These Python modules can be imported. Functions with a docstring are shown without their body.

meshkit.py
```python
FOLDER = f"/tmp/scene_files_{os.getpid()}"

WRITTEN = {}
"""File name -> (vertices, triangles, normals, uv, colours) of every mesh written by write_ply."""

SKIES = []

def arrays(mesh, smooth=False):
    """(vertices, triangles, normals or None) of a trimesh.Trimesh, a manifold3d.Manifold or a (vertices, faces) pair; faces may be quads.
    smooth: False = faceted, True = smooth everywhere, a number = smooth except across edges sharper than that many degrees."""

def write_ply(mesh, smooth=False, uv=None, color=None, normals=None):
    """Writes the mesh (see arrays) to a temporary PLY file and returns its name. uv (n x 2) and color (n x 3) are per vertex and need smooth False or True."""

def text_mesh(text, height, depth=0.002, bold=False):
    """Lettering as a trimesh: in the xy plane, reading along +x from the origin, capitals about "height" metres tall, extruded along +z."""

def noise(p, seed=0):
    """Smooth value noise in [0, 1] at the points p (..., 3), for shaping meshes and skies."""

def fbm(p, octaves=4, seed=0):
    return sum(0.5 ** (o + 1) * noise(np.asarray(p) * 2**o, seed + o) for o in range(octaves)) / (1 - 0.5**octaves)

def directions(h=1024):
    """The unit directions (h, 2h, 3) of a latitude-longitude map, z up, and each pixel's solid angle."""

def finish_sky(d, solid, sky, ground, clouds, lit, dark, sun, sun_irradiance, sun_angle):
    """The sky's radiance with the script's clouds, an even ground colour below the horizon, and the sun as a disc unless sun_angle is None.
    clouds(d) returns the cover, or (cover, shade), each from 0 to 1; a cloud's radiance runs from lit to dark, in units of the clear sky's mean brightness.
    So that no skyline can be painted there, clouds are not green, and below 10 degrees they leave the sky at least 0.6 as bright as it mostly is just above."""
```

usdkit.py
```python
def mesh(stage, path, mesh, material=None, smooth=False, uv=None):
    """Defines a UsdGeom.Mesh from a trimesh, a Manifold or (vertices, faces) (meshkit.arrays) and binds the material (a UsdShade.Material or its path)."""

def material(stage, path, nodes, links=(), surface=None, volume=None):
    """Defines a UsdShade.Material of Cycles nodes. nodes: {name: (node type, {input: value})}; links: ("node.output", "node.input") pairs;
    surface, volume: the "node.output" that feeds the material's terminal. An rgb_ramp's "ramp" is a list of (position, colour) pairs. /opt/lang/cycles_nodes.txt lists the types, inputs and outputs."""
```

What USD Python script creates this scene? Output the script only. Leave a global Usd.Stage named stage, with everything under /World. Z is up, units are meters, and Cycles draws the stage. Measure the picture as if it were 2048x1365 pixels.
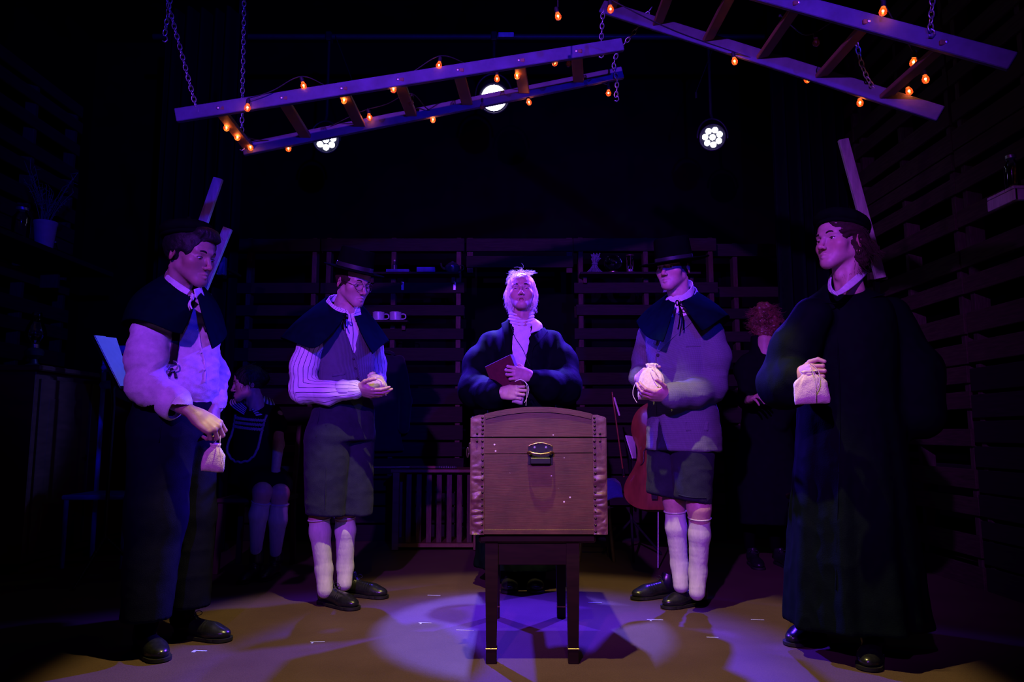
import math, random
import numpy as np, trimesh, usdkit, meshkit
from scipy.interpolate import CubicSpline
from pxr import Usd, UsdGeom, UsdLux, UsdShade, Sdf, Gf, Vt

stage = Usd.Stage.CreateInMemory()
UsdGeom.Xform.Define(stage, '/World')
rng = random.Random(7)
R = np.random.RandomState(7)

# ---------------------------------------------------------------- camera
F_PX, CX, CY = 1500.0, 1024.0, 682.5
CAM_Z, PITCH = 0.86, math.atan(185.5 / 1500.0)
cam = UsdGeom.Camera.Define(stage, '/World/camera')
cam.CreateHorizontalApertureAttr(36.0)
cam.CreateFocalLengthAttr(36.0 * F_PX / 2048.0)
cam.AddTransformOp().Set(Gf.Matrix4d().SetRotate(Gf.Rotation(Gf.Vec3d(1, 0, 0), 90 + math.degrees(PITCH))) * Gf.Matrix4d().SetTranslate(Gf.Vec3d(0, 0, CAM_Z)))
cam.CreateExposureAttr(0.0)


def P(px, py, y):
    """The point of the place that stands at depth y behind pixel (px, py): used to measure positions from the photograph."""
    u, v = (px - CX) / F_PX, (CY - py) / F_PX
    dy, dz = math.cos(PITCH) - math.sin(PITCH) * v, math.sin(PITCH) + math.cos(PITCH) * v
    return np.array([u * y / dy, y, CAM_Z + dz * y / dy])


def floor_y(py):
    v = (CY - py) / F_PX
    return -CAM_Z / math.tan(PITCH + math.atan(v))


# ---------------------------------------------------------------- lights
def spot(name, pos, to, angle, soft, power, color, radius=0.04):
    l = UsdLux.SphereLight.Define(stage, '/World/' + name)
    l.CreateRadiusAttr(radius); l.CreateIntensityAttr(power); l.CreateColorAttr(Gf.Vec3f(*color)); l.CreateNormalizeAttr(True)
    s = UsdLux.ShapingAPI.Apply(l.GetPrim()); s.CreateShapingConeAngleAttr(angle); s.CreateShapingConeSoftnessAttr(soft)
    z = (Gf.Vec3d(*map(float, pos)) - Gf.Vec3d(*map(float, to))).GetNormalized()
    x = Gf.Cross(Gf.Vec3d(0, 0, 1), z).GetNormalized(); y = Gf.Cross(z, x)
    l.AddTransformOp().Set(Gf.Matrix4d(x[0], x[1], x[2], 0, y[0], y[1], y[2], 0, z[0], z[1], z[2], 0, *map(float, pos), 1))


LED_C, LED_L, LED_R = P(988, 197, 5.6), P(652, 280, 5.6), P(1425, 275, 5.6)
# a yellow-white lamp overhead, a weak warm one in front, violet and blue front lamps, three back lamps and a blue side lamp
spot('lamp_overhead', (-.05, 2.32, 3.62), (.0, 2.95, 0.0), 26, 0.22, 150, (1.0, .84, .26), .03)
spot('lamp_warm', (.25, -1.3, 3.3), (.05, 3.2, .70), 9, 1.0, 95, (1.0, .72, .18), .04)
spot('lamp_violet', (-.9, -1.6, 3.0), (.1, 3.4, 1.62), 24.5, 1.0, 610, (.36, .055, 1.0), .05)
spot('lamp_blue', (1.0, -1.4, 2.4), (-.2, 3.4, 2.75), 27, 0.8, 330, (.008, .006, 1.0), .05)
AIM_C = (0.02, 3.75, 0.35)
spot('lamp_back', LED_C + (np.array(AIM_C) - LED_C) * .04, AIM_C, 9.5, 0.08, 900, (.135, .115, 1.0), .05)
spot('lamp_back_1', LED_L + (np.array((.2, 2.95, .4)) - LED_L) * .04, (.2, 2.95, .4), 22, 0.7, 950, (.065, .016, 1.0), .05)
spot('lamp_back_2', LED_R + (np.array((-.2, 3.0, .5)) - LED_R) * .04, (-.2, 3.0, .5), 24, 0.7, 950, (.075, .018, 1.0), .05)
spot('lamp_side', (2.7, 5.0, 4.2), (-2.46, 4.5, 1.40), 7, 0.6, 270, (.06, .09, 1.0), .05)

# ---------------------------------------------------------------- helpers: prims
_used = {}


def numbered(path):
    n = _used.get(path, 0); _used[path] = n + 1
    return path if n == 0 else f'{path}_{n:03d}'


def meta(prim, label=None, cat=None, group=None, kind=None):
    for k, v in (('label', label), ('category', cat), ('group', group), ('kind', kind)):
        if v: prim.SetCustomDataByKey(k, v)
    return prim


LOC = {}


def thing(name, label, cat, loc=(0, 0, 0), group=None, rot=None):
    path = numbered('/World/' + name)
    x = UsdGeom.Xform.Define(stage, path)
    x.AddTranslateOp().Set(Gf.Vec3d(*map(float, loc)))
    if rot: x.AddRotateXYZOp().Set(Gf.Vec3f(*rot))
    LOC[path] = np.array(loc, float)
    meta(x.GetPrim(), label, cat, group)
    return path


def root(path):
    return '/'.join(path.split('/')[:3])


def tm(m):
    if isinstance(m, (list,)): m = trimesh.util.concatenate([tm(x) for x in m])
    if hasattr(m, 'to_mesh'):
        q = m.to_mesh(); m = trimesh.Trimesh(q.vert_properties[:, :3], q.tri_verts, process=False)
    if isinstance(m, tuple):
        v, f, _ = meshkit.arrays(m); m = trimesh.Trimesh(v, f, process=False)
    return m


def part(parent, name, mesh, mat, smooth=35, label=None, world=True, uv=None, kind=None):
    """One Mesh under a thing (or one of its parts). Meshes are given in world coordinates unless world is False."""
    path = numbered(f'{parent}/{name}')
    v, f, n = meshkit.arrays(tm(mesh), smooth)
    if world and root(parent) in LOC: v = v - LOC[root(parent)]
    m = UsdGeom.Mesh.Define(stage, path)
    m.CreatePointsAttr(Vt.Vec3fArray.FromNumpy(v.astype(np.float32)))
    m.CreateFaceVertexCountsAttr(Vt.IntArray.FromNumpy(np.full(len(f), 3, np.int32)))
    m.CreateFaceVertexIndicesAttr(Vt.IntArray.FromNumpy(f.astype(np.int32).ravel()))
    m.CreateSubdivisionSchemeAttr('none')
    if n is not None:
        m.CreateNormalsAttr(Vt.Vec3fArray.FromNumpy(n.astype(np.float32))); m.SetNormalsInterpolation('vertex')
    if uv is not None:
        UsdGeom.PrimvarsAPI(m).CreatePrimvar('st', Sdf.ValueTypeNames.TexCoord2fArray, 'vertex').Set(Vt.Vec2fArray.FromNumpy(np.asarray(uv, np.float32)))
    UsdShade.MaterialBindingAPI.Apply(m.GetPrim()).Bind(mat)
    meta(m.GetPrim(), label, kind=kind)
    return path


def single(name, mesh, mat, label=None, cat=None, group=None, kind=None, smooth=35):
    path = numbered('/World/' + name)
    v, f, n = meshkit.arrays(tm(mesh), smooth)
    m = usdkit.mesh(stage, path, (v, f) if n is None else trimesh.Trimesh(v, f, process=False), mat, smooth=(n is not None))
    meta(m.GetPrim(), label, cat, group, kind)
    return path


def copy_of(path, loc, label=None, rotz=0, rot=None, group=None):
    src = stage.GetPrimAtPath(path); was = src.GetCustomData()
    nm = path.split('/')[2]; nm = nm[:-4] if nm[-4] == '_' and nm[-3:].isdigit() else nm
    new = numbered('/World/' + nm)
    x = UsdGeom.Xform.Define(stage, new); p = x.GetPrim()
    p.GetReferences().AddInternalReference(src.GetPath())
    x.ClearXformOpOrder()
    t = x.AddTranslateOp(opSuffix='own'); t.Set(Gf.Vec3d(*map(float, loc)))
    r = x.AddRotateXYZOp(opSuffix='own'); r.Set(Gf.Vec3f(*(rot or (0, 0, rotz))))
    x.SetXformOpOrder([t, r])
    p.SetInstanceable(True)
    meta(p, label or was.get('label'), was.get('category'), group or was.get('group'))
    return new


# ---------------------------------------------------------------- helpers: meshes
def box(c, s, rot=None, bev=0.0):
    if bev:
        b = bev; h = np.array(s) / 2
        pts = []
        for sx in (-1, 1):
            for sy in (-1, 1):
                for sz in (-1, 1):
                    for k in range(3):
                        q = h - b; q[k] = h[k]
                        pts.append(q * (sx, sy, sz))
        m = trimesh.convex.convex_hull(np.array(pts))
    else:
        m = trimesh.creation.box(s)
    if rot is not None: m.apply_transform(trimesh.transformations.euler_matrix(*rot))
    m.apply_translation(c)
    return m


def frame_to(d, up=(0, 0, 1)):
    """Rotation whose z axis is d."""
    z = np.array(d, float); z /= np.linalg.norm(z)
    u = np.array(up, float)
    if abs(u @ z) > 0.98: u = np.array([1.0, 0, 0]) if abs(z[0]) < 0.9 else np.array([0, 1.0, 0])
    x = np.cross(u, z); x /= np.linalg.norm(x)
    return np.stack([x, np.cross(z, x), z], 1)


def beam(a, b, w, t, up=(0, 0, 1), bev=0.003):
    """A rectangular bar from a to b: w across, t along up."""
    a, b = np.array(a, float), np.array(b, float)
    M = np.eye(4); M[:3, :3] = frame_to(b - a, up); M[:3, 3] = (a + b) / 2
    m = box((0, 0, 0), (w, t, np.linalg.norm(b - a)), bev=bev)
    m.apply_transform(M)
    return m


def tube(pts, r, n=8, closed=False, cap=True):
    p = np.array(pts, float)
    r = np.broadcast_to(np.asarray(r, float), (len(p),))
    t = (np.roll(p, -1, 0) - np.roll(p, 1, 0)) if closed else np.gradient(p, axis=0)
    t /= np.linalg.norm(t, axis=1, keepdims=True) + 1e-12
    x = np.cross(t[0], (0, 0, 1.0) if abs(t[0][2]) < .9 else (1.0, 0, 0)); xs = []
    for q in t:
        x = x - q * (x @ q); x /= np.linalg.norm(x); xs.append(x.copy())
    xs = np.array(xs); ys = np.cross(t, xs); a = np.arange(n) * 2 * math.pi / n
    v = (p[:, None] + r[:, None, None] * (np.cos(a)[None, :, None] * xs[:, None] + np.sin(a)[None, :, None] * ys[:, None])).reshape(-1, 3)
    m = len(p); f = []
    for i in range(m if closed else m - 1):
        j = (i + 1) % m
        for k in range(n):
            l = (k + 1) % n
            f += [(i * n + k, i * n + l, j * n + l), (i * n + k, j * n + l, j * n + k)]
    if cap and not closed:
        v = np.vstack([v, p[0], p[-1]]); c0, c1 = len(v) - 2, len(v) - 1
        for k in range(n):
            l = (k + 1) % n
            f += [(c0, l, k), (c1, (m - 1) * n + k, (m - 1) * n + l)]
    return trimesh.Trimesh(v, f, process=False)


def spline(pts, n, closed=False):
    p = np.array(pts, float)
    if closed: p = np.vstack([p, p[:1]])
    s = np.r_[0, np.cumsum(np.linalg.norm(np.diff(p, axis=0), axis=1) + 1e-9)]
    c = CubicSpline(s, p, bc_type='periodic' if closed else 'natural')
    return c(np.linspace(0, s[-1], n + 1)[:-1] if closed else np.linspace(0, s[-1], n))


def lathe(profile, c=(0, 0, 0), n=24, d=(0, 0, 1)):
    m = trimesh.creation.revolve(np.array(profile, float), sections=n)
    M = np.eye(4); M[:3, :3] = frame_to(d); M[:3, 3] = c
    m.apply_transform(M)
    if m.volume < 0: m.invert()
    return m


def sheet(ctrl, nu=24, nv=12, thick=0.004, fn=None):
    """A cloth or leather sheet of its own thickness through a grid of control points."""
    c = np.array(ctrl, float)
    a = CubicSpline(np.linspace(0, 1, c.shape[0]), c, axis=0, bc_type='natural')(np.linspace(0, 1, nu))
    a = CubicSpline(np.linspace(0, 1, c.shape[1]), a, axis=1, bc_type='natural')(np.linspace(0, 1, nv))
    if fn is not None: a = fn(a)
    du, dv = np.gradient(a, axis=0), np.gradient(a, axis=1)
    n = np.cross(du, dv); n /= np.linalg.norm(n, axis=2, keepdims=True) + 1e-12
    v = np.vstack([(a + n * thick / 2).reshape(-1, 3), (a - n * thick / 2).reshape(-1, 3)])
    I = np.arange(nu * nv).reshape(nu, nv); o = nu * nv
    q = np.stack([I[:-1, :-1], I[1:, :-1], I[1:, 1:], I[:-1, 1:]], -1).reshape(-1, 4)
    qs = [q, q[:, ::-1] + o]
    ring = np.r_[I[:, 0], I[-1, 1:], I[-2::-1, -1], I[0, -2:0:-1]]
    nx = np.roll(ring, -1)
    qs.append(np.stack([ring, ring + o, nx + o, nx], -1))
    q = np.vstack(qs)
    m = trimesh.Trimesh(v, np.vstack([q[:, [0, 1, 2]], q[:, [0, 2, 3]]]), process=False)
    return m


def rot3(axis, deg):
    return trimesh.transformations.rotation_matrix(math.radians(deg), axis)[:3, :3]


# ---------------------------------------------------------------- helpers: distance fields for bodies and clothes
class Field:
    def __init__(s, lo, hi, h):
        s.h, s.lo = h, np.array(lo, float)
        n = np.ceil((np.array(hi) - s.lo) / h).astype(int) + 1
        s.ax = [(s.lo[i] + h * np.arange(n[i])).astype(np.float32) for i in range(3)]
        s.d = np.full(n, 0.06, np.float32)

    def block(s, lo, hi):
        sl = []
        for i in range(3):
            a = max(0, int((lo[i] - s.lo[i]) / s.h)); b = min(len(s.ax[i]), int((hi[i] - s.lo[i]) / s.h) + 2)
            if b <= a: return None, None
            sl.append(slice(a, b))
        return tuple(sl), (s.ax[0][sl[0]][:, None, None], s.ax[1][sl[1]][None, :, None], s.ax[2][sl[2]][None, None, :])

    def put(s, f, lo, hi, k, op):
        m = max(k, 0.02) + 2 * s.h
        sl, X = s.block(np.array(lo) - m, np.array(hi) + m)
        if sl is None: return
        g = f(*X).astype(np.float32); d = s.d[sl]
        if op == '+':
            h = np.maximum(k - np.abs(d - g), 0) / max(k, 1e-6); s.d[sl] = np.minimum(d, g) - h * h * k * 0.25
        else:
            g = -g if op == '-' else g
            h = np.maximum(k - np.abs(d - g), 0) / max(k, 1e-6); s.d[sl] = np.maximum(d, g) + h * h * k * 0.25

    def cone(s, a, b, ra, rb=None, k=0.012, op='+', flat=None):
        a, b = np.array(a, float), np.array(b, float); rb = ra if rb is None else rb
        ba = b - a; L = max(ba @ ba, 1e-12)
        if flat is not None:
            nrm = np.array(flat[0], float); nrm /= np.linalg.norm(nrm); sc = flat[1]

        def f(X, Y, Z):
            x, y, z = X - a[0], Y - a[1], Z - a[2]
            t = np.clip((x * ba[0] + y * ba[1] + z * ba[2]) / L, 0, 1)
            x, y, z = x - t * ba[0], y - t * ba[1], z - t * ba[2]
            q = x * x + y * y + z * z
            if flat is not None:
                e = x * nrm[0] + y * nrm[1] + z * nrm[2]
                q = q + e * e * (1 / sc ** 2 - 1)
            return np.sqrt(q) - (ra + t * (rb - ra))
        r = max(ra, rb)
        s.put(f, np.minimum(a, b) - r, np.maximum(a, b) + r, k, op)
        return s

    def chain(s, pts, rs, k=0.012, op='+', flat=None):
        for i in range(len(pts) - 1): s.cone(pts[i], pts[i + 1], rs[i], rs[i + 1], k, op, flat)
        return s

    def ell(s, c, r, M=None, k=0.012, op='+'):
        c, r = np.array(c, float), np.array(np.broadcast_to(r, (3,)), float); M = np.eye(3) if M is None else np.array(M)

        def f(X, Y, Z):
            x, y, z = X - c[0], Y - c[1], Z - c[2]
            u = [M[0, i] * x + M[1, i] * y + M[2, i] * z for i in range(3)]
            k0 = np.sqrt(sum((u[i] / r[i]) ** 2 for i in range(3))); k1 = np.sqrt(sum((u[i] / r[i] ** 2) ** 2 for i in range(3)))
            return k0 * (k0 - 1) / np.maximum(k1, 1e-6)
        R_ = np.abs(M) @ r
        s.put(f, c - R_, c + R_, k, op)
        return s

    def tower(s, rows, fw, k=0.02, op='+', e=2.3, fold=None):
        """Rows (z, half width, half depth, shift right, shift forward): a trunk of upright sections. fw = (origin xy, right xy, forward xy)."""
        rows = np.array(rows, float); rows = rows[np.argsort(rows[:, 0])]
        o, rt, ft = (np.array(q, float) for q in fw)
        cs = CubicSpline(rows[:, 0], rows[:, 1:], bc_type='natural')

        def f(X, Y, Z):
            zc = np.clip(Z, rows[0, 0], rows[-1, 0]); q = cs(zc.ravel())
            a, b, sx, sf = (q[:, i].reshape(zc.shape) for i in range(4))
            x, y = X - o[0], Y - o[1]
            u, w = x * rt[0] + y * rt[1] - sx, x * ft[0] + y * ft[1] - sf
            if fold is not None:
                g = 1 + fold(np.arctan2(w, u), zc); a = a * g; b = b * g
            rad = (np.abs(u / a) ** e + np.abs(w / b) ** e) ** (1 / e)
            d = (rad - 1) * np.minimum(a, b)
            out = np.abs(Z - zc)
            return np.where(out > 0, np.sqrt(np.maximum(d, 0) ** 2 + out ** 2) + np.minimum(d, 0) * 0, d)
        m = rows[:, 1:3].max() + np.abs(rows[:, 3:]).max()
        if fold is not None: m *= 1.3
        s.put(f, (o[0] - m, o[1] - m, rows[0, 0]), (o[0] + m, o[1] + m, rows[-1, 0]), k, op)
        return s

    def plane(s, pt, n, k=0.0):
        """Keeps what lies on the side that n points away from."""
        pt, n = np.array(pt, float), np.array(n, float); n /= np.linalg.norm(n)
        X, Y, Z = s.ax[0][:, None, None], s.ax[1][None, :, None], s.ax[2][None, None, :]
        g = ((X - pt[0]) * n[0] + (Y - pt[1]) * n[1] + (Z - pt[2]) * n[2]).astype(np.float32)
        if k:
            h = np.maximum(k - np.abs(s.d - g), 0) / k; s.d = np.maximum(s.d, g) + h * h * k * .25
        else: s.d = np.maximum(s.d, g)
        return s

    def mesh(s, smooth=0):
        d = s.d; n = np.array(d.shape) - 1
        sg = d < 0
        c = np.zeros(n, np.int8)
        for i, j, k in np.ndindex(2, 2, 2): c += sg[i:i + n[0], j:j + n[1], k:k + n[2]]
        cells = np.argwhere((c > 0) & (c < 8))
        if not len(cells): return trimesh.Trimesh()
        idx = np.full(n, -1, np.int64); idx[tuple(cells.T)] = np.arange(len(cells))
        acc = np.zeros((len(cells), 3)); cnt = np.zeros(len(cells))
        for ax in range(3):
            o1, o2 = [q for q in range(3) if q != ax]
            for i in (0, 1):
                for j in (0, 1):
                    p0 = cells.copy(); p0[:, o1] += i; p0[:, o2] += j
                    p1 = p0.copy(); p1[:, ax] += 1
                    d0, d1 = d[tuple(p0.T)], d[tuple(p1.T)]
                    hit = (d0 < 0) != (d1 < 0)
                    t = np.where(hit, d0 / np.where(hit, d0 - d1, 1), 0)
                    q = p0 - cells + 0.0; q[:, ax] += t
                    acc += q * hit[:, None]; cnt += hit
        v = s.lo + s.h * (cells + acc / cnt[:, None])
        fs = []
        for ax in range(3):
            o1, o2 = [(1, 2), (2, 0), (0, 1)][ax]
            a = [slice(None)] * 3; b = [slice(None)] * 3
            a[ax] = slice(0, -1); b[ax] = slice(1, None)
            for q in (o1, o2): a[q] = slice(1, -1); b[q] = slice(1, -1)
            s0, s1 = sg[tuple(a)], sg[tuple(b)]
            e = np.argwhere(s0 != s1)
            if not len(e): continue
            flip = s0[tuple(e.T)]
            e = e.copy(); e[:, o1] += 1; e[:, o2] += 1

            def at(i, j):
                q = e.copy(); q[:, o1] -= i; q[:, o2] -= j
                return idx[tuple(q.T)]
            q = np.stack([at(1, 1), at(0, 1), at(0, 0), at(1, 0)], 1)
            q[~flip] = q[~flip][:, ::-1]
            fs.append(q)
        q = np.vstack(fs)
        q = q[(q >= 0).all(1)]
        m = trimesh.Trimesh(v, np.vstack([q[:, [0, 1, 2]], q[:, [0, 2, 3]]]), process=False)
        if smooth: m = relax(m, smooth)
        return m


def relax(m, n=2):
    from scipy.sparse import coo_matrix
    e = m.edges_unique; k = len(m.vertices)
    A = coo_matrix((np.ones(2 * len(e)), (np.r_[e[:, 0], e[:, 1]], np.r_[e[:, 1], e[:, 0]])), shape=(k, k)).tocsr()
    deg = np.maximum(np.asarray(A.sum(1)).ravel(), 1)[:, None]
    v = np.array(m.vertices)
    for _ in range(n):
        v = v + .5 * (A @ v / deg - v); v = v - .52 * (A @ v / deg - v)
    m.vertices = v
    return m


def puff(m, fn):
    """Moves each vertex along its normal by fn(points)."""
    _, _, n = meshkit.arrays(m, True)
    m = trimesh.Trimesh(m.vertices + n * fn(np.array(m.vertices))[:, None], m.faces, process=False)
    return m


# ---------------------------------------------------------------- materials
_mats = {}


def lin(c):
    return c


def mat(name, color, rough=0.7, vary=0.25, scale=20.0, bump=0.0, bscale=200.0, spec=0.3, sheen=0.0, stretch=(1, 1, 1), metallic=0.0, rand=0.0, coat=0.0, color2=None, sheen_r=.5):
    if name in _mats: return _mats[name]
    c = np.array(color, float); c2 = np.array(color2, float) if color2 is not None else c * (1 - vary); c1 = c if color2 is not None else np.minimum(c * (1 + vary), 1)
    nodes = {'tc': ('texture_coordinate', {}), 'mp': ('mapping', {'mapping_type': 'point', 'scale': stretch}),
             'n': ('noise_texture', {'scale': scale, 'detail': 5.0, 'roughness': 0.6}),
             'r': ('rgb_ramp', {'ramp': [(0.3, tuple(c2)), (0.7, tuple(c1))]}),
             'p': ('principled_bsdf', {'roughness': rough, 'specular_ior_level': spec, 'metallic': metallic, 'sheen_weight': sheen, 'sheen_roughness': sheen_r, 'coat_weight': coat})}
    links = [('tc.object', 'mp.vector'), ('mp.vector', 'n.vector'), ('n.fac', 'r.fac')]
    out = 'r.color'
    if rand:
        nodes['oi'] = ('object_info', {}); nodes['mr'] = ('map_range', {'from_min': 0.0, 'from_max': 1.0, 'to_min': 1 - rand, 'to_max': 1 + rand})
        nodes['hv'] = ('hsv', {}); links += [('oi.random', 'mr.value'), ('mr.result', 'hv.value'), (out, 'hv.color')]; out = 'hv.color'
    links.append((out, 'p.base_color'))
    if bump:
        nodes['bn'] = ('noise_texture', {'scale': bscale, 'detail': 3.0}); nodes['b'] = ('bump', {'strength': bump, 'distance': 0.002})
        links += [('mp.vector', 'bn.vector'), ('bn.fac', 'b.height'), ('b.normal', 'p.normal')]
    _mats[name] = usdkit.material(stage, '/World/Looks/' + name, nodes, links, surface='p.BSDF')
    return _mats[name]


def glow(name, color, strength):
    if name not in _mats:
        _mats[name] = usdkit.material(stage, '/World/Looks/' + name, {'e': ('emission', {'color': color, 'strength': strength})}, surface='e.emission')
    return _mats[name]


def glass(name, tint=(1, 1, 1), rough=0.03, ior=1.45):
    if name not in _mats:
        _mats[name] = usdkit.material(stage, '/World/Looks/' + name, {
            't': ('transparent_bsdf', {'color': tint}), 'g': ('glossy_bsdf', {'color': (1, 1, 1), 'roughness': rough}),
            'f': ('fresnel', {'IOR': ior}), 'm': ('mix_closure', {})},
            [('f.fac', 'm.fac'), ('t.BSDF', 'm.closure1'), ('g.BSDF', 'm.closure2')], surface='m.closure')
    return _mats[name]

# ---------------------------------------------------------------- people: heads and hands
def axes(yaw, pitch=0, roll=0):
    """Columns right, forward, up of someone turned yaw degrees from facing the audience (positive: towards +x)."""
    t = math.radians(yaw)
    M = np.array([[-math.cos(t), math.sin(t), 0], [-math.sin(t), -math.cos(t), 0], [0, 0, 1.0]])
    return M @ rot3((1, 0, 0), pitch) @ rot3((0, 1, 0), roll)


LIP = []


def head_mesh(h=0.0024, mouth=0.0, lids=0.0046, jaw=1.0, nose=1.0, neck=0.19, seed=0, brow=0.0):
    F = Field((-.1, -.135, -neck - .075), (.1, .145, .135), h)
    F.ell((0, -.015, .035), (.074, .096, .083), k=.03)
    F.ell((0, .03, .042), (.061, .057, .052), k=.03)
    F.ell((0, .042, -.028), (.0525, .046, .060), k=.03)
    F.ell((0, .062, -.075), (.033, .027, .03), k=.02)
    for s in (-1, 1): F.ell((s * .034, .044, -.052), (.0195, .024, .028), k=.025)
    F.ell((0, .0775, -.097), (.0165 * jaw, .0155, .0155), k=.02)
    for s in (-1, 1):
        F.cone((s * .0475, -.004, -.050), (s * .0165 * jaw, .067, -.095), .0135, .0125, k=.028)
        F.ell((s * .044, .053, -.022), (.021, .021, .019), k=.025)
        F.cone((s * .042, .07, .021), (s * .012, .0855, .017), .0095, .011, k=.016)
        F.ell((s * .0325, .099, -.001), (.020, .018, .0125), k=.014, op='-')
        F.ell((s * .0325, .0715, -.001), (.0155, .0135, .0128), k=.004)
        if lids: F.ell((s * .0325, .0885, -.0022), (.0142, .0148, lids), k=.0015, op='-')
    F.chain([(0, .084, .014), (0, .096 * 1, -.012), (0, .106 + .004 * (nose - 1), -.033)], [.0058, .0072, .0090], k=.010)
    F.ell((0, .1085 + .006 * (nose - 1), -.0365), .0098, k=.006)
    for s in (-1, 1):
        F.ell((s * .0118, .0975, -.0405), (.0068, .0100, .0068), k=.005)
        F.ell((s * .0065, .102, -.0485), (.0035, .006, .0030), k=.003, op='-')
        F.cone((s * .021, .081, -.067), (s * .004, .0925, -.0635), .0042, .0062, k=.0045)
        F.cone((s * .017, .0825, -.0735), (0, .0925, -.0755), .0052, .0078, k=.0045)
    if mouth:
        F.ell((0, .092, -.071 - mouth * .3), (.014, .022, mouth), k=.003, op='-')
    else:
        for s in (-1, 1): F.cone((s * .023, .0895, -.0698), (0, .1005, -.0692), .0018, .0026, k=.003, op='-')
    for s in (-1, 1):
        M = rot3((1, 0, 0), -12) @ rot3((0, 0, 1), -s * 22)
        F.ell((s * .0765, -.016, -.006), (.0062, .0175, .029), M, k=.006)
        F.ell((s * .083, -.011, -.003), (.0060, .0105, .0180), M, k=.004, op='-')
        F.ell((s * .0755, -.006, -.006), (.005, .004, .009), M, k=.005)
    F.chain([(0, -.022, -.04), (0, -.034, -.11), (0, -.05, -neck)], [.048, .0465, .053], k=.03)
    for s in (-1, 1): F.cone((s * .05, -.03, -.06), (s * .016, .0, -neck), .010, .010, k=.02)
    F.ell((0, .012, -.138), (.011, .011, .014), k=.02)
    m = F.mesh(1)
    v = np.array(m.vertices)
    # lips: a mask in st.x; a light flush on nose, cheeks and ears in st.y
    d = np.full(len(v), 9.0)
    for s in (-1, 1):
        for a, b, r in (((s * .021, .081, -.067), (s * .004, .0925, -.0635), .0062), ((s * .004, .0925, -.0635), (0, .093, -.0645), .006), ((s * .017, .0825, -.0735), (0, .0925, -.0755), .0072)):
            a, b = np.array(a), np.array(b); t = np.clip(((v - a) @ (b - a)) / ((b - a) @ (b - a)), 0, 1)
            d = np.minimum(d, np.linalg.norm(v - a - t[:, None] * (b - a), axis=1) - r * .85)
    lip = np.clip(-d / .002 + .2, 0, 1)
    fl = np.exp(-((np.abs(v[:, 0]) - .045) ** 2 + (v[:, 1] - .06) ** 2 + (v[:, 2] + .03) ** 2) / .0006) * .6 + np.exp(-((v[:, 1] - .11) ** 2 + v[:, 0] ** 2 + (v[:, 2] + .035) ** 2) / .0003) * .6 + np.clip((np.abs(v[:, 0]) - .072) / .008, 0, 1) * (np.abs(v[:, 1]) < .04) * .8
    return m, np.stack([lip, np.clip(fl, 0, 1)], 1)


def put(m, M, o, s=1.0):
    m = m.copy(); m.vertices = (np.array(m.vertices) * s) @ np.asarray(M).T + np.asarray(o)
    return m


FIN = [((.028, .090, .003), (.043, .026, .021), 5), ((.0085, .096, .005), (.047, .030, .022), 1), ((-.0115, .092, .003), (.043, .028, .022), -3), ((-.030, .081, -.002), (.034, .021, .019), -9)]


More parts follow.
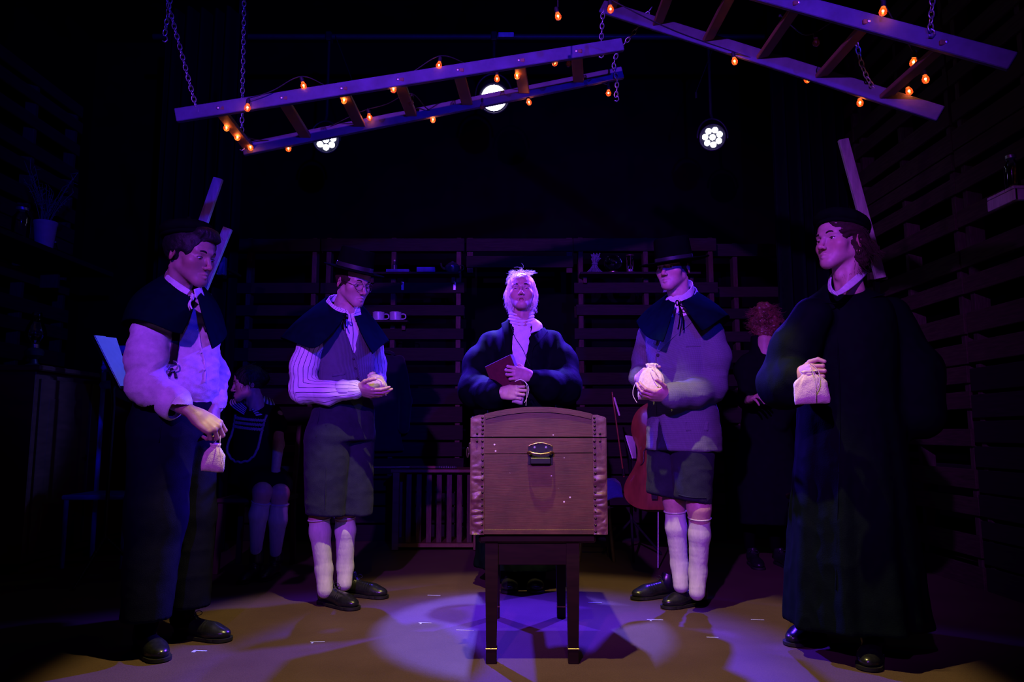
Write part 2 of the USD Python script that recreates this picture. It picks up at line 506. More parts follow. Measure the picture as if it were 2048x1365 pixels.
def hand_mesh(side, curls, thumb, splay=1.0, h=0.0024, wrist=.03):
    """side: 'R' or 'L'. Wrist at the origin, fingers along +y, back of the hand +z. curls: four triples of bends in degrees, index to little finger.
    thumb: three directions of its bones, x counted towards the thumb's side."""
    t = -1 if side == 'R' else 1
    F = Field((-.13, -wrist - .045, -.13), (.13, .21, .05), h)
    F.ell((0, .05, -.001), (.039, .052, .0135), k=.01)
    for (c, L, a) in FIN: F.cone((t * c[0] * .55, .005, 0), (t * c[0], c[1], c[2] - .002), .0125, .0112, k=.012)
    F.cone((t * .018, .018, -.008), (t * .029, .058, -.009), .0155, .0115, k=.014)
    F.cone((-t * .022, .02, -.006), (-t * .028, .065, -.006), .0125, .011, k=.014)
    F.cone((0, -wrist, 0), (0, .012, 0), .026, .0262, k=.02, flat=((0, 0, 1), .75))
    tips = []
    for (c, L, a), cu in zip(FIN, curls):
        p = np.array((t * c[0], c[1], c[2])); ang = 0; G = None
        sp = math.radians(a * splay) * t
        pts, rs = [p], [.0096]
        for l, b, r in zip(L, cu, (.0088, .0079, .0066)):
            ang += math.radians(b)
            d = np.array((math.sin(sp) * math.cos(ang), math.cos(sp) * math.cos(ang), -math.sin(ang)))
            p = p + d * l; pts.append(p); rs.append(r * (.9 if L[0] < .04 else 1))
        sub = Field(np.min(pts, 0) - .02, np.max(pts, 0) + .02, h)
        for i in range(3): sub.cone(pts[i], pts[i + 1], rs[i], rs[i + 1], k=.004)
        for i in (1, 2): sub.ell(np.array(pts[i]), rs[i] * 1.06, k=.003)
        tips.append(p)
        # place the finger into the hand's field on the shared grid
        for i in range(3): F.cone(pts[i], pts[i + 1], rs[i], rs[i + 1], k=.0015 if i else .004)
        for i in (1, 2): F.ell(np.array(pts[i]), rs[i] * 1.07, k=.002)
    p = np.array((t * .021, .022, -.008)); pts, rs = [p], [.0145]
    for d, l, r in zip(thumb, (.046, .034, .027), (.0112, .0102, .0082)):
        d = np.array((t * d[0], d[1], d[2]), float); p = p + d / np.linalg.norm(d) * l; pts.append(p); rs.append(r)
    for i in range(3): F.cone(pts[i], pts[i + 1], rs[i], rs[i + 1], k=.010 if i == 0 else .003)
    return F.mesh(1)


FIST = [(62, 88, 55)] * 4
FIST_THUMB = ((.75, .6, -.5), (.1, .75, -.75), (-.75, .35, -.55))
RELAX = [(20, 30, 15), (25, 35, 18), (30, 38, 20), (35, 40, 20)]
RELAX_THUMB = ((.75, .65, -.25), (.35, .9, -.3), (.15, .95, -.3))
CUP = [(18, 30, 18), (22, 34, 20), (26, 36, 20), (32, 38, 20)]
PINCH = [(48, 62, 30), (52, 62, 30), (55, 65, 35), (58, 68, 35)]
PINCH_THUMB = ((.55, .75, -.55), (.05, .85, -.6), (-.1, .85, -.55))


def hand_frame(fingers, back):
    y = np.array(fingers, float); y /= np.linalg.norm(y)
    z = np.array(back, float); z = z - y * (z @ y); z /= np.linalg.norm(z)
    return np.stack([np.cross(y, z), y, z], 1)


def weld(parts):
    """One body surface: the union of its overlapping pieces."""
    import manifold3d as m3
    out = None
    for p in parts:
        try:
            q = m3.Manifold(m3.Mesh(np.asarray(p.vertices, np.float32), np.asarray(p.faces, np.uint32)))
            if q.status() != m3.Error.NoError: raise ValueError
        except Exception:
            return trimesh.util.concatenate(parts)
        out = q if out is None else out + q
    return tm(out)

# ---------------------------------------------------------------- the room
m_floor = usdkit.material(stage, '/World/Looks/floor_boards', {
    'g': ('texture_coordinate', {}), 'n1': ('noise_texture', {'scale': 1.6, 'detail': 6.0, 'roughness': .6}), 'n2': ('noise_texture', {'scale': 180.0, 'detail': 3.0, 'roughness': .7}),
    'r1': ('rgb_ramp', {'ramp': [(.3, (.085, .046, .036)), (.7, (.125, .072, .056))]}), 'r2': ('rgb_ramp', {'ramp': [(.3, (.62, .62, .62)), (.7, (1, 1, 1))]}),
    'mx': ('mix', {'mix_type': 'multiply', 'fac': 1.0}), 'mp': ('mapping', {'scale': (30.0, 1.5, 1.0), 'rotation': (0, 0, .5)}), 'n3': ('noise_texture', {'scale': 2.0, 'detail': 8.0, 'roughness': .75}),
    'r3': ('rgb_ramp', {'ramp': [(.66, (0, 0, 0)), (.74, (1, 1, 1))]}), 'mx2': ('mix', {'mix_type': 'mix', 'color2': (.20, .15, .12)}), 'mf': ('math', {'math_type': 'multiply', 'value2': .35}),
    'b': ('bump', {'strength': .25, 'distance': .002}), 'p': ('principled_bsdf', {'roughness': .62, 'specular_ior_level': .15})},
    [('g.object', 'n1.vector'), ('g.object', 'n2.vector'), ('g.object', 'mp.vector'), ('mp.vector', 'n3.vector'), ('n1.fac', 'r1.fac'), ('n2.fac', 'r2.fac'), ('r1.color', 'mx.color1'), ('r2.color', 'mx.color2'),
     ('n3.fac', 'r3.fac'), ('r3.color', 'mf.value1'), ('mf.value', 'mx2.fac'), ('mx.color', 'mx2.color1'), ('mx2.color', 'p.base_color'), ('n2.fac', 'b.height'), ('b.normal', 'p.normal')], surface='p.BSDF')
m_black = mat('black_paint', (.004, .004, .005), .95, .3, 3.0, spec=.03)
single('floor', box((-.3, 2.4, -.05), (8.2, 9.4, .1)), m_floor, kind='structure')
single('wall_back', box((-.3, 7.05, 2.3), (8.2, .1, 4.8)), m_black, kind='structure')
single('wall_left', box((-4.15, 2.4, 2.3), (.1, 9.4, 4.8)), m_black, kind='structure')
single('wall_right', box((3.5, 2.4, 2.3), (.1, 9.4, 4.8)), m_black, kind='structure')
single('ceiling', box((-.3, 2.4, 4.75), (8.2, 9.4, .1)), m_black, kind='structure')

# ---------------------------------------------------------------- pallets on the walls
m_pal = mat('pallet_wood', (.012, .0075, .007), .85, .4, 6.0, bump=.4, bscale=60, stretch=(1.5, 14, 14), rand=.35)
m_pal2 = mat('pallet_block', (.065, .034, .03), .85, .35, 8.0, bump=.4, bscale=60, stretch=(12, 12, 2), rand=.3)


def pallet(boards, w=1.2, h=1.25, label='', group='', loc=(0, 0, 0), rotz=0, back=True, stringers=(-.55, 0, .55), seed=1, wood=None):
    r = random.Random(seed)
    t = thing('pallet', label, 'pallet', loc, group, rot=(0, 0, rotz))
    for x in stringers: part(t, 'stringer', box((x * w / 1.2, .052, h / 2), (.04, .09, h), bev=.003), m_pal2, False, world=False)
    for z0, z1 in boards:
        j = r.uniform(-.008, .008)
        part(t, 'plank', box((j, -.004 + r.uniform(-.002, .002), (z0 + z1) / 2), (w + r.uniform(-.015, .01), .019, z1 - z0), rot=(0, r.uniform(-.004, .004), 0), bev=.003), wood or m_pal, False, world=False)
    if back:
        for z in (.06, h / 2, h - .06): part(t, 'plank', box((0, .107, z), (w, .018, .1), bev=.003), m_pal, False, world=False)
    return t


OPEN = [(.0, .1), (.2, .31), (.38, .47), (.58, .67), (.77, .86), (1.13, 1.24)]
TIGHT = [(.0, .13), (.145, .27), (.285, .38), (.40, .52), (.535, .66), (.675, .79), (.81, .93), (.95, 1.08), (1.10, 1.23)]
WIDE = [(.0, .12), (.17, .29), (.40, .50), (.55, .66), (.79, .89), (1.0, 1.1), (1.15, 1.25)]
G_B, G_R, G_L = 'pallets forming the back wall', 'pallets lining the right wall', 'pallets lining the left wall'
YB = 6.2
pa = pallet(OPEN, label='open slatted pallet holding the two mugs, upper left part of the back wall', group=G_B, loc=(-1.0, YB, 1.26))
pb = pallet(TIGHT, label='closely boarded pallet behind the hanging coat, lower left of the back wall', group=G_B, loc=(-1.0, YB, .0), seed=2)
copy_of(pa, (1.13, YB, 1.262), 'open slatted pallet holding the glass globe, upper part of the back wall')
copy_of(pb, (1.13, YB, .0), 'closely boarded pallet behind the cello, foot of the back wall')
copy_of(pa, (-2.22, YB, 1.258), 'dark slatted pallet above the seated girl, upper row of the back wall')
copy_of(pb, (-2.22, YB, .0), 'dark boarded pallet behind the seated girl, lower row of the back wall')
copy_of(pa, (2.36 - .42, YB + .18, 1.26), 'dark slatted pallet near the right curtain, upper row of the back wall')
copy_of(pb, (2.36 - .42, YB + .18, .0), 'dark boarded pallet behind the curly-haired musician, lower row of the back wall')
pl = thing('lintel_boards', 'boards bridging the dark doorway at the top of the back wall', 'boards', (.065, YB, 2.2))
for z0, z1 in ((.19, .30), (.05, .15)): part(pl, 'plank', box((0, -.004, (z0 + z1) / 2), (.90, .02, z1 - z0), bev=.003), m_pal, False, world=False)
part(pl, 'batten', box((-.42, .03, .16), (.05, .04, .3), bev=.003), m_pal2, False, world=False); part(pl, 'batten', box((.42, .03, .16), (.05, .04, .3), bev=.003), m_pal2, False, world=False)
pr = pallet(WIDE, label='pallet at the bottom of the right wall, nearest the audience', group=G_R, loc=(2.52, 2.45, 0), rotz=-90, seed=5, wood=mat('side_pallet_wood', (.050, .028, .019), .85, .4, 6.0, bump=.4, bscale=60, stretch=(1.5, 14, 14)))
ROWW = {0: 'bottom', 1: 'middle', 2: 'top'}
for row in range(3):
    for col in range(4):
        src = pr if (row > 0 or col == 3) else pr
        if row == 0 and col == 0: continue
        who = ('nearest the audience', 'second from the audience', 'third from the audience', 'farthest from the audience')[col]
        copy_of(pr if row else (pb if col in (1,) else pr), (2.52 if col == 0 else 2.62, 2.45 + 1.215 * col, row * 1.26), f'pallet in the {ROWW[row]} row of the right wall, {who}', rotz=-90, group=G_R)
for row in range(3):
    for col in range(3):
        who = ('nearest the audience', 'in the middle', 'farthest from the audience')[col]
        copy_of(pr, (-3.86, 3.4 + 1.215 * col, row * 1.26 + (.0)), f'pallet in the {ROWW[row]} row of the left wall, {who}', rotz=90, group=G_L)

# ---------------------------------------------------------------- curtains, leaning boards
m_cur = mat('curtain_cloth', (.004, .005, .009), .95, .2, 40, spec=.03)


def curtain(label, x0, x1, y, z1, n, seed):
    r = np.random.RandomState(seed); u = np.linspace(0, 1, 90); z = np.linspace(.02, z1, 14)
    ph = np.cumsum(r.uniform(.5, 1.5, 90)); ph = ph / ph[-1] * n * 2 * math.pi
    g = np.zeros((90, 14, 3))
    for j, q in enumerate(z):
        a = .055 + .02 * (1 - q / z1)
        g[:, j] = np.stack([x0 + (x1 - x0) * u, y + a * np.sin(ph + .2 * math.sin(q)) + .02 * np.sin(ph * .37), np.full(90, q)], 1)
    t = thing('curtain', label, 'curtain', ((x0 + x1) / 2, y, 0))
    part(t, 'drape', sheet(g, 180, 20, .006), m_cur, True)
    part(t, 'hem', tube(g[:, 0] + [0, 0, .01], .008, 5), m_cur, True)


curtain('black curtain in folds behind the robed person at the right', 2.02, 2.56, 5.55, 4.2, 6, 1)
curtain('black curtain in folds behind the suspendered man at the left', -2.75, -2.1, 5.6, 4.2, 6, 2)
m_pale = mat('pale_board', (.55, .47, .44), .75, .25, 5, bump=.25, bscale=40, stretch=(8, 8, 1.5))
for a, b, w, lab in (((437, 357, 4.7), (398, 470, 4.7), .06, 'pale leaning board above the cap of the suspendered man'), ((456, 457, 4.9), (398, 598, 4.9), .06, 'dull leaning board behind the face of the suspendered man'),
                     ((1686, 279, 4.9), (1761, 557, 4.9), .068, 'pale slanting board behind the head of the robed person')):
    a, b = P(*a), P(*b)
    t = thing('leaning_board', lab, 'board', b)
    part(t, 'plank', beam(a, b, w, .03, up=(0, 1, 0)), m_pale, False)
    part(t, 'cleat', box(b + (0, .04, .02), (.12, .05, .05), bev=.004), m_pal2, False)
    part(t, 'post', box((b[0], b[1] + .06, (b[2] + .04) / 2), (.035, .035, b[2] + .04), bev=.003), m_black, False)

# ---------------------------------------------------------------- ladders on chains
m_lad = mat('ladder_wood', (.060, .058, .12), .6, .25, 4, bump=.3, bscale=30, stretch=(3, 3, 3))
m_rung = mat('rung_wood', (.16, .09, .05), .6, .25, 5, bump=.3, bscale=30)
m_steel = mat('galvanised_steel', (.42, .42, .46), .35, .15, 60, metallic=.85)


def ladder(label, n0, n1, f0, f1, rungs, rw, board=False):
    c = (n0 + n1 + f0 + f1) / 4
    t = thing('ladder', label, 'ladder', c)
    part(t, 'rail', beam(n0, n1, .026, .062), m_lad, False)
    part(t, 'rail', beam(f0, f1, .026, .062), m_lad, False)
    for s in rungs:
        a = n0 + (n1 - n0) * s; b = f0 + (f1 - f0) * (s if not board else (s - board) / (1 - board))
        e = (b - a) / np.linalg.norm(b - a)
        part(t, 'rung', beam(a - e * .012, b + e * .012, rw, .02), m_rung, False)
        for q, d in ((a, -1), (b, 1)):
            part(t, 'bolt', lathe([(0, 0), (.008, 0), (.008, .002), (.005, .004), (0, .004)], q + e * d * .0135, 10, e * d), m_steel, 40)
    return t


n0, n1 = P(352, 232, 3.2), P(1245, 90, 3.4)
f0, f1 = P(486, 300, 3.625), P(1245, 146, 3.69)
LADL = (n0, n1, f0, f1)
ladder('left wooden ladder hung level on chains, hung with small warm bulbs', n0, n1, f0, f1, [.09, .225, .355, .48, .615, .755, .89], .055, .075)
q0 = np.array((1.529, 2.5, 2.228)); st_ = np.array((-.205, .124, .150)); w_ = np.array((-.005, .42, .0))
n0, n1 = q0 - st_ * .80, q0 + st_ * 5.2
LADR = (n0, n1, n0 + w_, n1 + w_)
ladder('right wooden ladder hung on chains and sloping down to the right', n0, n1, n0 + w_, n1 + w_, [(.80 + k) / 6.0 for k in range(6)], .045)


def chain(label, pts):
    pts = spline(pts, 200) if len(pts) > 2 else np.linspace(pts[0], pts[1], 200)
    s = np.r_[0, np.cumsum(np.linalg.norm(np.diff(pts, axis=0), axis=1))]
    L, ms = .026, []
    for i, d in enumerate(np.arange(0, s[-1], L)):
        c = np.array([np.interp(d, s, pts[:, k]) for k in range(3)]); c2 = np.array([np.interp(d + .01, s, pts[:, k]) for k in range(3)])
        fr = frame_to(c2 - c + 1e-9, (0, 1, .1)); u = fr[:, 0] if i % 2 else fr[:, 1]
        a = np.linspace(0, 2 * math.pi, 11)[:-1]
        ring = c + np.outer(np.cos(a) * .0175, fr[:, 2]) + np.outer(np.sin(a) * .0095, u)
        ms.append(tube(ring, .0027, 5, closed=True))
    t = thing('chain', label, 'chain', pts[0])
    part(t, 'links', ms, m_steel, True)
    part(t, 'hook', tube(pts[-1] + np.array([(0, 0, 0), (.012, 0, -.006), (.014, 0, -.02), (.004, 0, -.03), (-.008, 0, -.024)]), .0035, 6), m_steel, True)


chain('chain from the ceiling to the left end of the left ladder', [P(318, -60, 3.2), P(392, 214, 3.2)])
chain('short loose chain tail beside the leftmost ladder chain', [P(345, -30, 3.25), P(329, 72, 3.25)])
chain('upright chain holding the far rail of the left ladder', [P(489, -40, 3.6), P(483, 290, 3.6)])
chain('bright chain above the right end of the left ladder', [P(1206, 22, 3.4), P(1201, 104, 3.4)])
chain('slanting chain at the right tip of the left ladder', [P(1300, 20, 3.6), P(1262, 72, 3.64), P(1228, 134, 3.66), P(1232, 150, 3.66), P(1232, 192, 3.66)])
chain('chain from the ceiling to the near rail of the right ladder', [P(1869, -60, 2.52), P(1861, 58, 2.5)])
chain('slanting chain holding the far rail of the right ladder', [P(1714, 88, 2.86), P(1724, 130, 2.88), P(1752, 186, 2.95)])

# ---------------------------------------------------------------- bulbs on strings
m_glass = usdkit.material(stage, '/World/Looks/bulb_glass', {
    't': ('transparent_bsdf', {'color': (1, .97, .92)}), 'g': ('glossy_bsdf', {'color': (1, 1, 1), 'roughness': .04}), 'd': ('translucent_bsdf', {'color': (.9, .24, .08)}),
    'f': ('fresnel', {'IOR': 1.45}), 'm1': ('mix_closure', {'fac': .18}), 'm': ('mix_closure', {})},
    [('t.BSDF', 'm1.closure1'), ('d.BSDF', 'm1.closure2'), ('f.fac', 'm.fac'), ('m1.closure', 'm.closure1'), ('g.BSDF', 'm.closure2')], surface='m.closure')
m_fil = glow('filament', (1.0, .21, .045), 120.0)
m_fil0 = mat('dead_filament', (.3, .3, .3), .4)
m_cord = mat('black_cord', (.012, .012, .014), .6)
bulb = None


def bulb_at(p, label, lit=True):
    global bulb
    if lit and bulb:
        copy_of(bulb, p, label, rot=(rng.uniform(-14, 14), rng.uniform(-14, 14), rng.uniform(0, 360))); return
    t = thing('bulb', label, 'bulb', p, 'small warm bulbs strung along the ladders' if lit else None)
    part(t, 'glass', lathe([(0.0001, -.019), (.007, -.0175), (.0125, -.012), (.0145, -.004), (.0125, .005), (.0085, .012), (.0072, .018)], n=16), m_glass, True, world=False)
    part(t, 'socket', lathe([(0, .016), (.0085, .016), (.009, .018), (.009, .036), (.006, .042), (0, .042)], n=12), m_cord, 40, world=False)
    part(t, 'filament', trimesh.creation.icosphere(1, .0046) if lit else tube([(-.004, 0, .004), (0, 0, -.004), (.004, 0, .004)], .0008, 5), m_fil if lit else m_fil0, True, world=False)
    if lit: bulb = t


S1 = [(453, 255, 3.36, 'first on the lit end rung of the left ladder'), (475, 274, 3.46, 'second on the lit end rung of the left ladder'), (501, 294, 3.58, 'third on the lit end rung of the left ladder, lowest'), (577, 297, 3.66, 'hanging free below the far rail of the left ladder'),
      (739, 234, 3.6, 'sitting on the far rail left of the centre of the left ladder'), (822, 204, 3.5, 'at the edge of the fourth rung of the left ladder'), (866, 239, 3.66, 'hanging free between the two left stage lamps'), (965, 212, 3.66, 'against the big round stage lamp'),
      (1058, 204, 3.67, 'hanging just right of the big round stage lamp'), (1171, 167, 3.68, 'tucked under the far rail near the right tip of the left ladder'), (1217, 186, 3.69, 'lowest at the right tip of the left ladder')]
S2 = [(495, 215, 3.19, 'on the near rail at the left end of the left ladder'), (607, 171, 3.24, 'standing above the near rail, left part of the left ladder'), (688, 200, 3.34, 'below the third rung of the left ladder'), (787, 178, 3.3, 'on the fourth rung just under the near rail'),
      (878, 130, 3.3, 'standing above the near rail at the middle of the left ladder'), (994, 157, 3.5, 'violet tinged, just above the big round stage lamp'), (1034, 151, 3.45, 'in front of the sixth rung of the left ladder'), (1110, 125, 3.38, 'under the near rail near the right end of the left ladder')]
S3 = [(1221, 18, 2.95, 'highest, on the far rail of the right ladder near the top edge'), (1469, 122, 3.2, 'below the far rail of the right ladder, beside the third rung'), (1614, 158, 3.1, 'below the far rail of the right ladder, beside the fourth rung'), (1720, 205, 3.0, 'hanging lowest under the right ladder'),
      (1818, 182, 2.85, 'lower of the pair beyond the last rung of the right ladder'), (1851, 158, 2.75, 'upper of the pair beyond the last rung of the right ladder'), (1827, 124, 2.68, 'on the last rung of the right ladder'), (1766, 22, 2.55, 'clipped to the near rail of the right ladder')]
for S, lab in ((S1, 'cable of small bulbs along the far rail of the left ladder'), (S2, 'cable of small bulbs along the near rail of the left ladder'), (S3, 'cable of small bulbs along the right ladder')):
    pts = []
    for x, y, d, w in S:
        p = P(x, y, d); bulb_at(p, 'small warm bulb ' + w)
        pts.append(p + (0, 0, .043))
    w = []
    for a, b in zip(pts[:-1], pts[1:]): w += [a, (a + b) / 2 - (0, 0, .03 * np.linalg.norm(a - b))]
    t = thing('cable', lab, 'cable', pts[0])
    part(t, 'wire', tube(spline(w + [pts[-1]], 140), .0028, 5), m_cord, True)
    part(t, 'plug', lathe([(0, -.012), (.006, -.012), (.006, .012), (0, .012)], pts[-1] + (.0, 0, .004), 8), m_cord, 40)
bulb_at(P(1116, 32, 3.0), 'warm bulb hanging alone on a long cord above the gap between the ladders')
p = P(1116, 32, 3.0); t = thing('cable', 'long cord holding the lone bulb between the ladders', 'cable', p)
part(t, 'wire', tube([p + (0, 0, .04), (p[0], p[1], 4.7)], .003, 6), m_cord, True); part(t, 'rose', lathe([(0, 4.66), (.04, 4.67), (.04, 4.70), (0, 4.70)], (p[0], p[1], 0), 16), m_cord, 40)
p = P(1632, 84, 2.85) + (0, 0, .04); t = thing('cable', 'slack cord across the right ladder carrying its unlit bulb', 'cable', p)
part(t, 'wire', tube(spline([P(1560, 30, 3.1), P(1590, 58, 3.0), p, P(1668, 42, 2.75), P(1690, 36, 2.70)], 40), .0026, 5), m_cord, True); part(t, 'tie', tube([P(1560, 30, 3.1), P(1560, 34, 3.1)], .006, 6), m_cord, True)
for x, y, d, w in ((1632, 84, 2.85, 'unlit clear bulb hanging between the rails of the right ladder'), (1137, 126, 3.45, 'unlit clear bulb beside the right end of the left ladder')): bulb_at(P(x, y, d), w, False)

# ---------------------------------------------------------------- stage lamps
m_case = mat('lamp_case', (.015, .015, .018), .45, .2, 30)
m_led = glow('led_lens', (.80, .82, 1.0), 7.0)
m_big = glow('spot_lens', (.70, .62, 1.0), 7.0)


def lamp(label, c, aim, lenses, r):
    d = (np.array(aim) - c); d /= np.linalg.norm(d); fr = frame_to(d)
    t = thing('stage_lamp', label, 'stage lamp', c)
    part(t, 'housing', lathe([(0, -.22), (r * .7, -.22), (r * .95, -.16), (r, -.02), (r * 1.04, .012), (r * .97, .012), (r * .95, -.005), (0, -.005)], c - d * .012, 32, d), m_case, 35)
    for u, v, q in lenses:
        part(t, 'lens', lathe([(0, .012), (q * .6, .009), (q, 0), (q, -.012), (0, -.012)], c + fr @ (u, v, .0) - d * .006, 20, d), m_led if len(lenses) > 1 else m_big, 40)
    a = np.linspace(-.1, math.pi + .1, 17); X = np.array((1.0, 0, 0))
    yk = c - d * .1 + np.outer(np.cos(a) * r * 1.22, X) + np.outer(np.sin(a) * r * 1.5, (0, 0, 1.0))
    part(t, 'yoke', tube(yk, .009, 6), m_case, True)
    top = c - d * .1 + (0, 0, r * 1.5); pz_ = P(1000, 58, 5.6)[2]
    part(t, 'drop_arm', tube([top, (top[0], 5.72, top[2] + .06), (top[0], 5.72, pz_ - .03)], .012, 8), m_case, 40)
    part(t, 'clamp', box((top[0], 5.72, pz_ - .005), (.05, .075, .075), bev=.008), m_case, False)


hexa = lambda r, q, o=0.3: [(0, 0, q * 1.0)] + [(r * math.cos(o + k * math.pi * 2 / 7), r * math.sin(o + k * math.pi * 2 / 7), q) for k in range(7)]
lamp('stage lamp with a ring of small white lenses, half behind the left ladder', LED_L, (.1, 1.2, 1.0), hexa(.057, .0240), .098)
lamp('stage lamp with a flower of small white lenses, alone at the right', LED_R, (.2, 1.0, 1.0), hexa(.056, .0238), .098)
lamp('big round stage lamp with one bright violet lens behind the left ladder rail', LED_C, (.02, 2.6, 1.0), [(0, 0, .1)], .118)
pz = P(1000, 58, 5.6)
t = thing('lighting_pipe', 'long dark pipe across the top that the stage lamps hang from', 'pipe', (0, 5.75, pz[2]))
part(t, 'tube', tube([(-2.9, 5.72, pz[2]), (2.9, 5.72, pz[2])], .024, 12), mat('pipe_steel', (.03, .03, .045), .5, .2, 30, metallic=.5), 40)
for x in (-2.2, 2.2): part(t, 'hanger', box((x, 5.72, (pz[2] + 4.7) / 2), (.03, .03, 4.7 - pz[2]), bev=.003), m_case, False)
a = P(1012, 58, 5.6)
single('tag', box((a[0], 5.685, a[2]), (.125, .008, .04), bev=.003), mat('tag_white', (.5, .5, .55), .6), 'small pale tag taped to the dark lighting pipe', 'tag')
for a, b, lab in (((670, 70, 5.7), (706, 165, 5.6), 'thin cable slanting down from the lighting pipe at the left'), ((1440, 60, 5.7), (1392, 185, 5.6), 'thin cable slanting down from the lighting pipe at the right')):
    t = thing('safety_cable', lab, 'cable', P(*a)); part(t, 'wire', tube([P(*a), P(*b)], .004, 6), m_case, True); part(t, 'clip', tube([P(*b), P(*b) + (0, 0, -.05)], .009, 8), m_case, 40)

# ---------------------------------------------------------------- bench
m_bench = mat('bench_mahogany', (.014, .005, .004), .4, .3, 8, stretch=(1, 1, 6), spec=.2)
m_brass = mat('brass', (.50, .36, .15), .36, .15, 60, metallic=1.0)
bx, by0, by1 = .077, 2.965, 3.665
t = thing('bench', 'dark mahogany bench with tapered legs carrying the dome-top trunk', 'bench', (bx, (by0 + by1) / 2, 0))
part(t, 'seat', box((bx + .02, (by0 + by1) / 2 + .01, .460), (.45, .765, .034), bev=.008), m_bench, False)
for sx in (-1, 1):
    part(t, 'apron', box((bx + sx * .142, (by0 + by1) / 2, .401), (.02, by1 - by0 - .04, .082), bev=.003), m_bench, False)
for y in (by0, by1): part(t, 'apron', box((bx, y, .401), (.28, .02, .082), bev=.003), m_bench, False)
for sx in (-1, 1):
    for y in (by0, by1):
        c = np.array((bx + sx * .155, y))
        pts = [(c[0] + a * w, c[1] + b * w, z) for z, w in ((.443, .0245), (.36, .0245), (.06, .0185), (.0, .0185)) for a in (-1, 1) for b in (-1, 1)]
        l = part(t, 'leg', trimesh.convex.convex_hull(np.array(pts)), m_bench, False)
        part(l, 'ferrule', box((c[0], c[1], .054), (.044, .044, .006), bev=.001), m_brass, False, label='thin brass band')
        part(l, 'foot', box((c[0], c[1], .025), (.0405, .0405, .05), bev=.003), m_bench, False)

# ---------------------------------------------------------------- trunk
m_tr = usdkit.material(stage, '/World/Looks/trunk_maroon', {
    'g': ('texture_coordinate', {}), 'n': ('noise_texture', {'scale': 9.0, 'detail': 6.0, 'roughness': .65}), 'mp': ('mapping', {'scale': (3, 3, 40)}), 'n2': ('noise_texture', {'scale': 5.0, 'detail': 5.0}),
    'r': ('rgb_ramp', {'ramp': [(.28, (.064, .026, .011)), (.5, (.096, .039, .0155)), (.75, (.135, .058, .024))]}), 'v': ('voronoi_texture', {'scale': 34.0, 'randomness': 1.0}),
    'vr': ('rgb_ramp', {'ramp': [(.0, (1, 1, 1)), (.10, (1, 1, 1)), (.13, (0, 0, 0))]}), 'mk': ('noise_texture', {'scale': 7.0, 'detail': 2.0}), 'mkr': ('rgb_ramp', {'ramp': [(.55, (0, 0, 0)), (.60, (1, 1, 1))]}),
    'mm': ('mix', {'mix_type': 'multiply', 'fac': 1.0}), 'wood': ('mix', {'mix_type': 'multiply', 'fac': .45}), 'chip': ('mix', {'mix_type': 'mix', 'color2': (.62, .55, .5)}),
    'b': ('bump', {'strength': .35, 'distance': .0015}), 'p': ('principled_bsdf', {'roughness': .55, 'specular_ior_level': .35})},
    [('g.object', 'n.vector'), ('g.object', 'mp.vector'), ('mp.vector', 'n2.vector'), ('g.object', 'v.vector'), ('g.object', 'mk.vector'), ('n.fac', 'r.fac'), ('v.distance', 'vr.fac'), ('mk.fac', 'mkr.fac'),
     ('vr.color', 'mm.color1'), ('mkr.color', 'mm.color2'), ('r.color', 'wood.color1'), ('n2.color', 'wood.color2'), ('wood.color', 'chip.color1'), ('mm.color', 'chip.fac'), ('chip.color', 'p.base_color'),
     ('n2.fac', 'b.height'), ('b.normal', 'p.normal')], surface='p.BSDF')
m_strip = mat('trunk_corner_leather', (.105, .042, .036), .42, .35, 30, bump=.5, bscale=45, spec=.5)
m_iron = mat('black_iron', (.02, .02, .022), .4, .2, 30, metallic=.3)
m_stud = mat('iron_stud', (.05, .03, .03), .35, .2, 30, metallic=.6)
TX0, TX1, TY0, TY1, TZ0 = -.157, .362, 2.93, 3.75, .478
ZS, ZT = .921, .964  # side height, crown of the arch
tc = (TX0 + TX1) / 2; hw = (TX1 - TX0) / 2
rad = (hw ** 2 + (ZT - ZS) ** 2) / (2 * (ZT - ZS)); zc = ZT - rad


def arch_poly(z0, z1l, z1r, inset=0.0):
    """Outline of the trunk's end above z0 up to the arch (or up to a slanting line)."""
    from shapely.geometry import Polygon
    a0 = math.asin((hw - inset) / rad)
    top = [(tc + (rad - inset) * math.sin(a), zc + (rad - inset) * math.cos(a)) for a in np.linspace(-a0, a0, 33)]
    full = Polygon([(TX0 + inset, TZ0), *top, (TX1 - inset, TZ0)])
    band = Polygon([(TX0 - 1, z0[0]), (TX1 + 1, z0[1]), (TX1 + 1, z1r), (TX0 - 1, z1l)])
    return full.intersection(band)


def slab(poly, y0, y1):
    m = trimesh.creation.extrude_polygon(poly, y1 - y0, engine='earcut')
    v = m.vertices.copy(); m.vertices = np.stack([v[:, 0], y1 - v[:, 2], v[:, 1]], 1)
    if m.volume < 0: m.invert()
    return m


